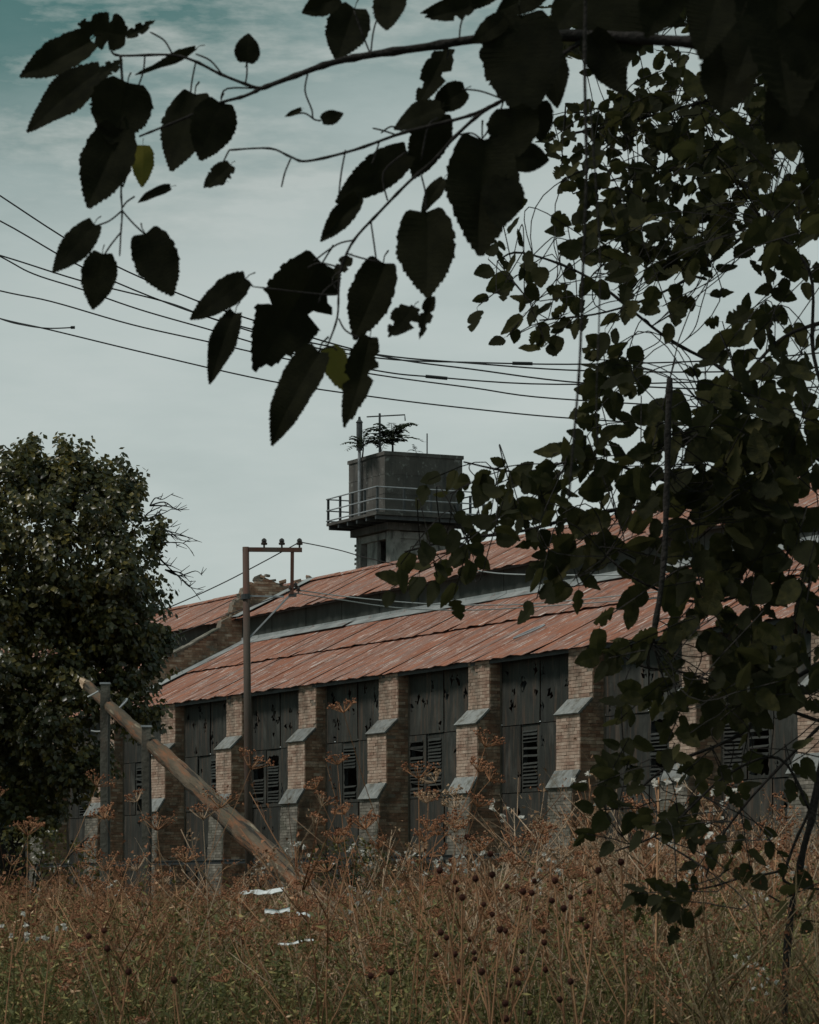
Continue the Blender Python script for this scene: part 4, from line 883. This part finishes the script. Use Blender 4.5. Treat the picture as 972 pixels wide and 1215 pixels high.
# ------------------------------------------------------------------ left tree
LD = 55.0
LTt = thing('dense_tree', 'dense dark leafy tree with glossy yellow-green tips at the left edge before the factory', 'tree', (px(12, 900, LD).x, LD, gz(LD)))
lc = LTt.location.copy()
m_ = MB()
def lrel(x, y, d=LD): return px(x, y, d) - lc
m_.tube([Vector((0, 0, -.3)), lrel(14, 960), lrel(10, 880), lrel(20, 780), lrel(35, 680)], [0.28, 0.22, 0.2, 0.15, 0.08], 10); obj('trunk', m_, M['bark'], LTt, smooth=True)
for pts in ([(12, 900), (60, 800), (110, 720)], [(15, 820), (-30, 740), (-60, 650)], [(25, 740), (70, 650), (90, 590)], [(10, 860), (80, 840), (150, 800)], [(30, 700), (20, 620), (10, 560)], [(12, 880), (-60, 850), (-130, 800)]):
    P = smoothpts([lrel(x, y, LD + rr.uniform(-1, 1)) for x, y in pts], 4); m_ = MB(); m_.tube(P, [0.1 - 0.08 * i / len(P) for i in range(len(P))], 6); obj('limb', m_, M['bark'], LTt, smooth=True)
r = random.Random(31)
# crown outline samples (half width in px around a centre column per height)
def crown_edge(y):   # right edge of the crown at photo row y
    tab = [(527, 78), (545, 130), (565, 155), (590, 170), (610, 178), (640, 190), (680, 198), (700, 200), (760, 206), (800, 212), (840, 205), (870, 190), (900, 160), (930, 115), (960, 90), (1000, 60)]
    for (a, ea), (b, eb) in zip(tab, tab[1:]):
        if a <= y <= b: return ea + (eb - ea) * (y - a) / (b - a) - 12
    return 60
shoots = []
v0 = np.array(leaf_mesh('l', 1, 2, 0, 0, 0.3, 0.3, 0, 0).v); f0 = leaf_mesh('l', 1, 2, 0, 0, 0.3, 0.3, 0, 0).f
leafV = []; leafF = []; cntv = 0
def put_leaf(base, dirv, nrm, size, wsc=1.0):
    global cntv
    y = dirv.normalized(); x = y.cross(nrm); x = x.normalized() if x.length > 1e-4 else Vector((1, 0, 0)); z = x.cross(y)
    A_ = np.array([x * wsc, y, z]) * size
    leafV.append(v0 @ A_ + np.array(base)); leafF.append(cntv); cntv += len(v0)
def rv(): 
    v = Vector((r.gauss(0, 1), r.gauss(0, 1), r.gauss(0, 1))); return v.normalized()
NSH = 7400
tops = [(10, 540, 26), (28, 530, 16), (40, 522, 12), (78, 524, 12), (98, 532, 14), (60, 545, 22), (128, 560, 18), (160, 570, 12), (-20, 530, 20), (185, 625, 14), (-60, 540, 20), (112, 552, 14), (146, 578, 14)]
clumps = []
while len(clumps) < 120:
    y = r.uniform(560, 985); e = crown_edge(y); half = e - 20; u = r.uniform(-1, 1) ; qr = r.uniform(20, 42)
    if u * half + 20 + qr > e: u = (e - 20 - qr * .8) / half
    if y > 900 and r.random() < .45: continue
    depthr = half * math.sqrt(max(0.05, 1 - u * u)) * LD / F * .9
    clumps.append((20 + u * half, y, LD - depthr * r.uniform(-.2, 1), qr))
for k in range(26): clumps.append((r.uniform(-10, 150), r.uniform(640, 890), LD - r.uniform(.6, 1.8), r.uniform(24, 40)))
for k in range(NSH):
    if k < 560:
        tx, ty, w = tops[k % len(tops)]; x = tx + r.gauss(0, w * .3); y = ty + abs(r.gauss(0, 26)) + 8; dd = LD + r.gauss(0, 0.5); outward = Vector((r.uniform(-.25, .25), -.1, 1))
        L_ = r.uniform(.22, .42)
    else:
        (qx, qy, qd, qr) = r.choice(clumps); o_ = rv(); o_.y = -abs(o_.y) if r.random() < .75 else o_.y; o_.z = o_.z * .8 + .15
        rad_ = qr * r.uniform(.55, 1.05); x = qx + o_.x * rad_; y = qy - o_.z * rad_; dd = qd + o_.y * rad_ * LD / F
        outward = o_ + Vector((0, 0, .45)); L_ = r.uniform(.15, .38)
    base = px(x, y, dd) - lc; outward = (outward.normalized() + rv() * 0.35).normalized()
    nL = r.randint(7, 11)
    for q in range(nL):
        s = q / nL; p = base + outward * L_ * s; az = q * 2.4 + k; per = outward.orthogonal().normalized(); per = Matrix.Rotation(az, 3, outward) @ per
        dv = (per * 0.9 + outward * 0.15 + Vector((0, 0, -0.85))).normalized(); put_leaf(p + rv() * 0.03, dv, (outward + rv() * .8 + Vector((0, -.5, 0))), r.uniform(.075, .14), r.uniform(.8, 1.25))
V = np.concatenate(leafV); nf = len(leafF); fb = np.array(f0); Fq = (np.array(leafF)[:, None, None] + fb[None]).reshape(-1, fb.shape[1])
def np_mesh(name, V, Fc, mats, mi=None, smooth=False):
    me = bpy.data.meshes.new(name); k = Fc.shape[1]
    me.vertices.add(len(V)); me.vertices.foreach_set('co', np.ascontiguousarray(V, dtype=np.float32).ravel())
    me.loops.add(Fc.size); me.loops.foreach_set('vertex_index', np.ascontiguousarray(Fc, dtype=np.int32).ravel())
    me.polygons.add(len(Fc)); me.polygons.foreach_set('loop_start', np.arange(0, Fc.size, k, dtype=np.int32))
    if mi is not None: me.polygons.foreach_set('material_index', np.ascontiguousarray(mi, dtype=np.int32))
    for m_ in mats: me.materials.append(m_)
    me.update(calc_edges=True); return me
obj('crown', np_mesh('crown', V, Fq, [M['leaf_left']]), None, LTt, kind='stuff')
# dead bare twigs on its right side
m_ = MB()
for base, ends in (((178, 600), [(215, 607), (206, 585), (222, 602)]), ((180, 632), [(205, 625), (226, 640), (236, 642)]), ((188, 660), [(215, 695), (238, 712), (205, 672)]), ((196, 676), [(225, 690), (240, 683), (242, 700)]), ((170, 618), [(192, 605), (200, 598), (210, 600)]), ((185, 640), [(210, 650), (232, 641), (228, 655)])):
    for e in ends:
        a = lrel(*base); b = lrel(*e); P = smoothpts([a, a.lerp(b, .35) + rv() * .09, a.lerp(b, .7) + rv() * .09, b], 4); m_.tube(P, [0.017 - 0.013 * i / len(P) for i in range(len(P))], 4)
        for q in range(3):
            s = P[r.randrange(3, len(P))]; m_.tube([s, s + Vector((r.uniform(.03, .2), 0, r.uniform(-.12, .14)))], [0.009, 0.004], 3)
obj('dead_twigs', m_, M['bark'], LTt)
# leafy undergrowth at the tree foot
def bush(name, label, x, d, wid, hgt, n_, sd, mat, parent_mat='bark', size=(.06, .11)):
    global leafV, leafF, cntv, r
    leafV = []; leafF = []; cntv = 0; r = random.Random(sd); b = px(x, 1000, d); b.z = gz(d); T = thing(name, label, 'shrub', b)
    st = MB()
    for k in range(9):
        e = Vector((r.uniform(-wid, wid) * .8, r.uniform(-.4, .4), hgt * r.uniform(.5, .9))); st.tube(smoothpts([Vector((0, 0, -.05)), e * .5 + Vector((0, 0, .15)), e], 3), 0.014, 4)
    obj('stems', st, M['bark'], T)
    for k in range(n_):
        u = r.uniform(-1, 1); p = Vector((u * wid, r.uniform(-.5, .5), hgt * math.sqrt(max(0, 1 - u * u * .8)) * r.random() ** .6))
        if noise.noise(p * 2.2 + Vector((sd, 0, 0))) < -.15: continue
        put_leaf(p, rv() + Vector((0, 0, -.4)), rv(), r.uniform(*size))
    V = np.concatenate(leafV); fb = np.array(f0); Fq = (np.array(leafF)[:, None, None] + fb[None]).reshape(-1, fb.shape[1])
    obj('foliage', np_mesh('foliage', V, Fq, [M[mat]]), None, T, kind='stuff')
bush('leafy_shrub', 'dark leafy shrub at the foot of the big left tree', 35, 52, 1.3, 1.5, 1500, 5, 'leaf_left')
bush('leafy_shrub', 'brown-leaved shrub at the left edge above the weeds', 5, 24, 0.55, 1.25, 900, 6, 'seed_red', size=(.03, .06))
bush('leafy_shrub', 'low dark green shrub before the wall right of the leaning pole foot', 415, 62, 1.0, 1.5, 900, 8, 'leaf_left')

# ------------------------------------------------------------------ weeds
def tri(mb):
    out = []; mi = []
    for f, m_ in zip(mb.f, mb.m):
        for q in range(1, len(f) - 1): out.append((f[0], f[q], f[q + 1])); mi.append(m_)
    return np.array(mb.v, dtype=np.float32), np.array(out, dtype=np.int32), np.array(mi, dtype=np.int32)
def ribbon(mb, pts, w, mi, side):
    vs = []; n_ = len(pts)
    for i, p in enumerate(pts):
        ww = w * (1 - i / (n_ - 0.5)); vs += [p - side * ww, p + side * ww]
    mb.add(vs, [(2 * i, 2 * i + 1, 2 * i + 3, 2 * i + 2) for i in range(n_ - 1)], mi)
def clump(seed, n_=12, h=1.1, mi=0):
    r = random.Random(seed); mb = MB()
    for k in range(n_):
        az = r.uniform(0, 6.28); d = Vector((math.cos(az), math.sin(az), 0)); hh = h * r.uniform(.5, 1.05); ln = r.uniform(.05, .5)
        b = d * r.uniform(0, .1); pts = [b + d * ln * s * s * hh * .7 + Vector((0, 0, hh * (s - .12 * s * s * ln * 2))) for s in (0, .35, .65, .85, 1)]
        a2 = r.uniform(0, 6.28); pts = [p + Vector((r.uniform(-.02, .02), r.uniform(-.02, .02), 0)) * q for q, p in enumerate(pts)]; ribbon(mb, pts, r.uniform(.002, .0045), mi, Vector((math.cos(a2), math.sin(a2), 0)))
    return mb
def octa(mb, c, s, mi, r=None):
    c = Vector(c); k = [Vector((s, 0, 0)), Vector((-s, 0, 0)), Vector((0, s, 0)), Vector((0, -s, 0)), Vector((0, 0, s * 1.2)), Vector((0, 0, -s))]
    mb.add([c + q for q in k], [(0, 2, 4), (2, 1, 4), (1, 3, 4), (3, 0, 4), (2, 0, 5), (1, 2, 5), (3, 1, 5), (0, 3, 5)], mi)
def twiggy(seed, h=1.3, ms=0, mseed=1, dens=1.0):
    """much-branched dry weed with seed dots"""
    r = random.Random(seed); mb = MB(); lean = Vector((r.uniform(-.3, .3), r.uniform(-.2, .2), 0))
    main = [lean * (s ** 1.5) * h + Vector((0.02 * math.sin(s * 7 + seed), 0, h * s)) for s in (0, .3, .55, .8, 1)]; mb.tube(main, [.0045, .004, .0035, .0025, .0015], 3, ms)
    for k in range(int(9 * dens)):
        s = r.uniform(.35, .97); i = min(int(s * 4), 3); p = main[i].lerp(main[i + 1], s * 4 - i) if s * 4 - i <= 1 else main[i + 1]
        az = r.uniform(0, 6.28); L_ = h * r.uniform(.15, .34) * (1.3 - s * .6); d = Vector((math.cos(az) * .7, math.sin(az) * .7, r.uniform(.5, 1.1))).normalized(); e = p + d * L_
        mb.tube([p, p + d * L_ * .5 + Vector((0, 0, -.01)), e], [.0025, .002, .001], 3, ms)
        for q in range(4):
            b = p.lerp(e, r.uniform(.35, 1)); dd = (d + Vector((r.uniform(-.8, .8), r.uniform(-.8, .8), r.uniform(-.3, .6)))).normalized(); e2 = b + dd * L_ * r.uniform(.2, .5)
            a2 = r.uniform(0, 6.28); ribbon(mb, [b, e2], .0012, ms, Vector((math.cos(a2), math.sin(a2), 0)))
            for z in range(3):
                c = b.lerp(e2, r.uniform(.4, 1.05)) + Vector((r.uniform(-.012, .012), r.uniform(-.012, .012), r.uniform(-.01, .012))); sz = r.uniform(.0025, .006)
                t1 = Vector((r.uniform(-1, 1), r.uniform(-1, 1), r.uniform(-1, 1))).normalized() * sz * 1.6; t2 = Vector((r.uniform(-1, 1), r.uniform(-1, 1), r.uniform(-1, 1))).normalized() * sz * 1.6
                mb.add([c - t1, c + t1, c + t2], [(0, 1, 2)], mseed)
    return mb
def umbel(mb, c, axis, rad, n_, ms, msd, r, seeds=4):
    axis = axis.normalized(); o = axis.orthogonal().normalized(); w = axis.cross(o)
    for k in range(n_):
        a = 2 * math.pi * k / n_ + r.uniform(-.2, .2); q = rad * r.uniform(.6, 1.1); e = c + (o * math.cos(a) + w * math.sin(a)) * q + axis * rad * r.uniform(.5, .9)
        mb.tube([c, c.lerp(e, .5) + axis * rad * .04 * -1, e], [.0016, .0012, .0009], 3, ms)
        for z in range(seeds):
            p = e + Vector((r.uniform(-1, 1), r.uniform(-1, 1), r.uniform(-.5, .8))) * rad * .22; s = r.uniform(.002, .0048); octa(mb, p, s, msd)
def umbellifer(seed, h=1.4, ms=0, msd=1, lean=(0, 0), nb=6, thick=.006, rad=.07, spread=.8, nr=9):
    r = random.Random(seed); mb = MB(); lv = Vector((lean[0], lean[1], 0)); ks = [0, .2, .4, .6, .8, 1]
    main = [lv * s * h + Vector((.02 * math.sin(s * 5 + seed), .015 * math.cos(s * 4), h * s)) for s in ks]; mb.tube(main, [thick, thick * .9, thick * .8, thick * .65, thick * .5, thick * .35], 6, ms)
    umbel(mb, main[-1], Vector((0, 0, 1)), rad, nr, ms, msd, r)
    for k in range(nb):
        s = .38 + .55 * k / nb; i = int(s * 5); p = main[i].lerp(main[i + 1], s * 5 - i); az = k * 2.6 + seed; d = Vector((math.cos(az) * spread, math.sin(az) * .5, 1)).normalized(); L_ = h * r.uniform(.25, .45) * (1.25 - .5 * s)
        P = smoothpts([p, p + d * L_ * .5 + Vector((d.x * .04, 0, -.02)), p + d * L_ * 1.0 + Vector((0, 0, .05))], 3); mb.tube(P, [thick * .55 - thick * .3 * q / len(P) for q in range(len(P))], 4, ms)
        umbel(mb, P[-1], d + Vector((0, 0, .5)), rad * r.uniform(.7, 1), nr, ms, msd, r)
        if r.random() < .7:
            b = P[len(P) // 2]; d2 = (d + Vector((r.uniform(-.7, .7), r.uniform(-.5, .5), .1))).normalized(); e = b + d2 * L_ * .45; mb.tube([b, e], [thick * .35, thick * .2], 3, ms); umbel(mb, e, d2, rad * .65, nr - 2, ms, msd, r)
    return mb
def seedhead(mb, c, s, mi, r):
    c = Vector(c); mb.lathe(c - Vector((0, 0, s)), [(s * .25, 0), (s * .8, s * .5), (s * .95, s * 1.0), (s * .75, s * 1.5), (s * .3, s * 1.9)], 8, mi=mi)
    for k in range(16):
        d = Vector((r.gauss(0, 1), r.gauss(0, 1), r.gauss(0, .8) + .2)).normalized(); o = d.orthogonal().normalized() * s * .13; mb.add([c + d * s * .7 - o, c + d * s * .7 + o, c + d * s * r.uniform(1.2, 1.55)], [(0, 1, 2)], mi)
def thistle(seed, h=1.4, ms=0, mh=1, nb=4, hs=.014, lean=0.0):
    r = random.Random(seed); mb = MB(); main = [Vector((lean * s * h + 0.028 * math.sin(s * 6 + seed) * s, 0.01 * math.cos(s * 5), h * s)) for s in (0, .25, .5, .75, 1)]
    mb.tube(main, [.0055, .005, .0045, .0035, .003], 5, ms); seedhead(mb, main[-1] + Vector((0, 0, hs)), hs, 1, r)
    for k in range(nb):
        s = r.uniform(.6, .93); i = min(int(s * 4), 3); p = main[i].lerp(main[i + 1], s * 4 - i); az = r.uniform(0, 6.28); d = Vector((math.cos(az) * .45, math.sin(az) * .3, 1)).normalized(); L_ = h * r.uniform(.08, .22); e = p + d * L_
        mb.tube([p, p + d * L_ * .5 + Vector((d.x * .02, 0, -.01)), e], [.003, .0028, .0022], 4, ms); seedhead(mb, e + Vector((0, 0, hs * .8)), hs * r.uniform(.7, 1), 2 + k, r)
    return mb
def fluffy(seed, h=1.3):
    r = random.Random(seed); mb = MB(); main = [Vector((.1 * s * s, 0, h * s)) for s in (0, .5, 1)]; mb.tube(main, [.004, .003, .002], 3, 0)
    for k in range(7):
        c = main[-1] + Vector((r.uniform(-.05, .05), r.uniform(-.05, .05), r.uniform(-.06, .03)))
        mb.tube([main[-1] - Vector((0, 0, .12)), c], .0012, 3, 0)
        for q in range(7):
            d = Vector((r.gauss(0, 1), r.gauss(0, 1), r.gauss(0, 1))).normalized() * .0125; e = d.orthogonal() * .45; mb.add([c - e, c + e, c + d], [(0, 1, 2)], 1)
    return mb
def scatter(name, variants, n_, yr, hfun, mats, seed, xbias=None, ypow=1.0, xr=(-70, 1050), tilt=.12):
    rs = np.random.RandomState(seed); Vs = []; Fs = []; Ms = []; off = 0; tv = [tri(v) for v in variants]
    for k in range(n_):
        d = yr[0] + (yr[1] - yr[0]) * rs.rand() ** ypow; xp = xr[0] + (xr[1] - xr[0]) * rs.rand()
        if xbias is not None and rs.rand() > xbias(xp, d): continue
        V_, F_, m_ = tv[rs.randint(len(tv))]; s = hfun(d, rs, xp); a = rs.rand() * 6.283; ca, sa = math.cos(a), math.sin(a); X = (xp - CX) / F * d
        lx, ly = rs.normal(0, tilt), rs.normal(0, tilt)
        z = V_[:, 2] * s; x = (V_[:, 0] * ca - V_[:, 1] * sa) * s + X + lx * z; y = (V_[:, 0] * sa + V_[:, 1] * ca) * s + d + ly * z
        Vs.append(np.stack([x, y, z * (1 - .25 * (lx * lx + ly * ly)) + gz(d) - .03], 1)); Fs.append(F_ + off); Ms.append(m_); off += len(V_)
    return obj(name, np_mesh(name, np.concatenate(Vs), np.concatenate(Fs), mats, np.concatenate(Ms)), None, kind='stuff')
def TOP(lo, hi, add=0.0):
    def f(d, rs, xp):
        k = 0.0012 + 0.0115 * clampn((xp - 430) / 350, 0, 1) + 0.0022 * noise.noise(Vector((xp * .02, d * .3, 0)))
        return max(0.35, (EYE + d * (k + add) - gz(d)) / 1.02) * (lo + (hi - lo) * rs.rand())
    return f
def herb(seed, h=1.1, nst=4, mi=0, lf=.021):
    """leafy green herb with narrow leaflets all along wiry stems"""
    r = random.Random(seed); mb = MB()
    for k in range(nst):
        az = r.uniform(0, 6.28); ln = r.uniform(.05, .45); d = Vector((math.cos(az), math.sin(az), 0)); hh = h * r.uniform(.6, 1.03)
        pts = [d * ln * s * hh * (.5 + .5 * s) + Vector((.03 * math.sin(s * 6 + k), .03 * math.cos(s * 5 + seed), hh * s)) for s in (0, .3, .55, .8, 1)]
        ribbon(mb, pts, .003, mi, Vector((math.sin(az * 3), math.cos(az * 3), 0)))
        for q in range(44):
            s = .3 + .7 * r.random(); i = min(int(s * 4), 3); p = pts[i].lerp(pts[i + 1], clampn(s * 4 - i, 0, 1)); a2 = r.uniform(0, 6.28)
            v = Vector((math.cos(a2), math.sin(a2), r.uniform(-.5, .9))).normalized() * lf * r.uniform(.6, 1.5); w = Vector((-v.y, v.x, r.uniform(-.02, .02))) * .16
            mb.add([p, p + v * .5 - w, p + v, p + v * .5 + w], [(0, 1, 2, 3)], mi)
    return mb
def clampn(a, b, c): return max(b, min(c, a))
def H(base, var, xb=0.0):
    return lambda d, rs, xp: base * (1 + var * (rs.rand() - .5)) * (1 + xb * ((xp - 486) / 486))
o = scatter('green_undergrowth', [clump(i, 14, 1.0) for i in range(6)], 6800, (11.6, 60), TOP(.6, .98), [M['grass_green']], 1, ypow=1.15)
o['label'] = 'green grass and leafy undergrowth across the whole foreground'; o['category'] = 'undergrowth'
o = scatter('leafy_herbs', [herb(i) for i in range(6)], 6000, (11.6, 50), TOP(.6, 1.0), [M['herb']], 11, ypow=1.1)
o['label'] = 'small-leaved green herbs thick between the dry stalks'; o['category'] = 'undergrowth'
o = scatter('withered_herbs', [herb(30 + i, lf=.018) for i in range(6)], 2600, (11.6, 50), TOP(.55, 1.0), [M['herb_dry']], 12, ypow=1.0, xbias=lambda x, d: clampn(.5 + noise.noise(Vector((x * .009, d * .35, 7))) * 1.3, .1, 1))
o['label'] = 'withered brown leafy herbs filling the weed field'; o['category'] = 'undergrowth'
o = scatter('dry_grass', [clump(20 + i, 12, 1.05) for i in range(6)], 2800, (11.6, 55), TOP(.62, 1.0), [M['grass_dry']], 2, xbias=lambda x, d: clampn(.2 + x / 972 * .8, 0, 1), ypow=1.1, tilt=.22)
o['label'] = 'dry tan grass stalks mixed through the foreground weeds'; o['category'] = 'grass'
o = scatter('dry_weeds', [twiggy(i, 1.3) for i in range(8)], 2400, (11.5, 48), TOP(.45, .85), [M['stem_brown'], M['seed_red']], 3, ypow=.9, xbias=lambda x, d: clampn(.45 + noise.noise(Vector((x * .009, d * .35, 3))) * 1.3, .05, .9))
o['label'] = 'tangle of red-brown dry branching weeds with tiny seeds'; o['category'] = 'weeds'
def feather(seed):
    r_ = random.Random(seed); mb = umbellifer(seed, 1.2, 0, 1, (r_.uniform(-.2, .2), .05), 9, .0035, .045, .75, 9)
    for k in range(90):
        z = r_.uniform(.75, 1.25); a_ = r_.uniform(0, 6.28); q = r_.uniform(.02, .22) * (1.4 - z * .6); c = Vector((math.cos(a_) * q, math.sin(a_) * q, z)); t1 = rv3(r_) * .011; t2 = rv3(r_) * .011; mb.add([c - t1, c + t1, c + t2], [(0, 1, 2)], 1)
    return mb
def rv3(r_): return Vector((r_.gauss(0, 1), r_.gauss(0, 1), r_.gauss(0, 1))).normalized()
o = scatter('rusty_feathery_weeds', [feather(900 + i) for i in range(4)], 300, (13, 45), TOP(.58, .86), [M['stem_brown'], M['seed_red']], 15, ypow=.9)
o['label'] = 'bushy rust-brown feathery weed heads rising above the grass'; o['category'] = 'weeds'
o = scatter('tan_seed_weeds', [twiggy(40 + i, 1.3, 0, 1, 1.3) for i in range(5)], 1300, (12, 50), TOP(.5, .85), [M['stem_tan'], M['seed_tan']], 4, xbias=lambda x, d: clampn((x - 250) / 500, .12, 1))
o['label'] = 'pale tan seeding weeds, densest on the right'; o['category'] = 'weeds'
o = scatter('white_flower_tufts', [fluffy(i) for i in range(4)], 150, (11.5, 34), TOP(.7, .95), [M['stem_brown'], M['fluff']], 6, xbias=lambda x, d: clampn(.35 + (x - 400) / 700, .2, 1))
o['label'] = 'scattered white fluffy flower tufts among the weeds'; o['category'] = 'flowers'

o = scatter('grass_by_the_stem', [clump(70 + i, 12, 1.0) for i in range(3)] + [twiggy(90, 1.25), twiggy(91, 1.25), herb(95)], 60, (9.9, 10.8), lambda d, rs, xp: 1.26 * (.85 + .18 * rs.rand()), [M['grass_dry'], M['seed_red']], 16, xr=(840, 1040))
o['label'] = 'dry grass hiding the foot of the leaning young tree stem'; o['category'] = 'grass'
# single plants that stand out
def plant(name, label, mb, mats, x, d, parts=None, rz=0.0, cat='plant', z=None):
    b = Vector(((x - CX) / F * d, d, gz(d) - .03)); 
    T = thing(name, label, cat, b, rz)
    for i, (pn, mi) in enumerate(parts):
        sub = MB(); used = {}; 
        for f, m_ in zip(mb.f, mb.m):
            if m_ != i: continue
            for q in f:
                if q not in used: used[q] = len(sub.v); sub.v.append(mb.v[q])
            sub.f.append(tuple(used[q] for q in f)); sub.m.append(0)
        if sub.f:
            o = obj(pn, sub, mats[min(i, 1)], T)
            if pn in ('seed_heads', 'flower_head'): o['kind'] = 'stuff'
    return T
def hfor(y, d): return px(0, y, d).z - gz(d) + .03
UM = [(x, ytop, d, lean, th, nb, rad, lab) for (x, ytop, d, lean, th, nb, rad, lab) in (
 (492, 905, 15, 0.0, .0065, 7, .085, 'tallest dry orange umbel plant standing before the middle buttresses'),
 (505, 985, 14, .12, .005, 5, .06, 'dry umbel plant leaning right beside the tallest one'),
 (440, 965, 14.5, -.55, .006, 6, .08, 'dry umbel stalk leaning far left towards the leaning pole foot'),
 (545, 975, 15.5, .05, .004, 5, .06, 'pale umbel plant in front of the fern-filled bay'),
 (400, 985, 16, -.3, .005, 6, .08, 'umbel plant with wide brown heads just right of the leaning pole'),
 (235, 955, 17, -.1, .004, 6, .09, 'forked pale dry stalk left of the leaning pole foot'),
 (180, 965, 16, -.12, .004, 7, .10, 'bushy reddish umbel plant below the two posts'),
 (290, 1090, 14, -.42, .005, 5, .07, 'dry orange stalk slanting up left across the lower left weeds'),
 (100, 1120, 12.5, -.3, .0045, 3, .04, 'pale broken stalk slanting across the bottom left weeds'),
 (650, 975, 18, .15, .004, 7, .08, 'pale feathery umbel plant below the oval hoop'),
 (760, 968, 17, .0, .004, 8, .07, 'feathery orange plant below the hanging leaves at right'),
 (700, 985, 19, -.2, .004, 7, .07, 'reddish feathery plant left of the hanging leaf pair'),
 (610, 990, 17, -.1, .004, 7, .08, 'small reddish umbel plant between the two largest buttress feet'),
 (30, 975, 18, .05, .0045, 7, .09, 'brown umbel plant against the left edge'))]
for i, (x, yt, d, lean, th, nb, rad, lab) in enumerate(UM):
    d0 = d; d = 11.0 + (d - 12.5) * .3; th *= d / d0 * 1.15; rad *= d / d0 * 1.05
    h = hfor(yt, d) - rad * .8; plant('dry_umbel_plant', lab, umbellifer(500 + i, h, 0, 1, (lean, 0.02), nb, th * .8, rad * .85, .9 if i % 2 else .7, 15), [M['stem_orange'] if i in (0, 1, 2, 4, 7) else (M['stem_brown'] if i in (6, 11, 12, 13) else M['stem_tan']), M['seed_tan'] if i in (3, 9, 10) else M['seed_red']], x - lean * h / d * F * 1.0, d, [('stems', 0), ('seed_heads', 1)])
TH = [(525, 1030, 12.5, 4, 'thistle stalk with dark heads beside the white flowers'), (548, 1062, 12, 4, 'dark-headed thistle left of the thistle cluster, its top pair of heads close together'), (575, 1040, 13, 5, 'thistle with many dark heads just right of the white flowers'),
      (600, 1035, 12.8, 4, 'tall dark thistle in the middle of the thistle cluster'), (617, 1055, 12.2, 5, 'dark thistle at the right side of the thistle cluster'), (585, 1100, 11.5, 3, 'low thistle with dark heads under the thistle cluster'),
      (655, 1042, 12.5, 3, 'single thistle stalk between cluster and hanging leaves'), (700, 1030, 12, 3, 'thistle below the two hanging dark leaves'), (742, 1020, 12, 3, 'tall thin thistle with a single high dark head at right'), (680, 1075, 11.6, 2, 'low dark thistle head at right of the centre'),
      (198, 1160, 11, 3, 'small thistle with dark heads low at the left'), (150, 1150, 11.5, 3, 'thistle with dark heads between white tufts at lower left'), (452, 1150, 10.8, 2, 'low thistle at the bottom centre left of the cluster'), (560, 1150, 10.8, 3, 'low thistle at the bottom under the cluster')]
for i, (x, yt, d, nb, lab) in enumerate(TH):
    d = 10.6 + (d - 10.8) * .35
    plant('thistle', lab, thistle(700 + i, hfor(yt, d) - .02, 0, 1, nb, .0125, lean=((i * 37) % 10 - 5) * .035), [M['stem_brown'], M['head']], x - ((i * 37) % 10 - 5) * .035 * 1.5 / d * F, d, [('stems', 0)] + [('seed_head', 1 + q) for q in range(nb + 1)])
FL = [(517, 1018, 16, 'white flower tuft left of the others in front of the rail'), (540, 1015, 15.5, 'white flower tuft in the middle of the row before the rail'), (557, 1010, 16, 'brightest white flower tuft at the right of the row before the rail'), (62, 1092, 12.5, 'white fluffy tuft at the far left of the weeds'),
      (18, 1090, 12.5, 'white fluffy tuft touching the left edge'), (655, 1013, 16, 'white tuft beside the dark hanging leaf pair'), (888, 1140, 12, 'white fluffy tuft left of the leaning stem near the bottom right'), (908, 1162, 11.5, 'lowest white fluffy tuft near the bottom right')]
for i, (x, yt, d, lab) in enumerate(FL):
    d = 11.2 + (d - 11.5) * .15
    mb = fluffy(i + 50, hfor(yt + 4, d)); plant('white_flower', lab, mb, [M['stem_brown'], M['fluff']], x - .1 / d * F, d, [('stems', 0), ('flower_head', 1)], cat='flower')
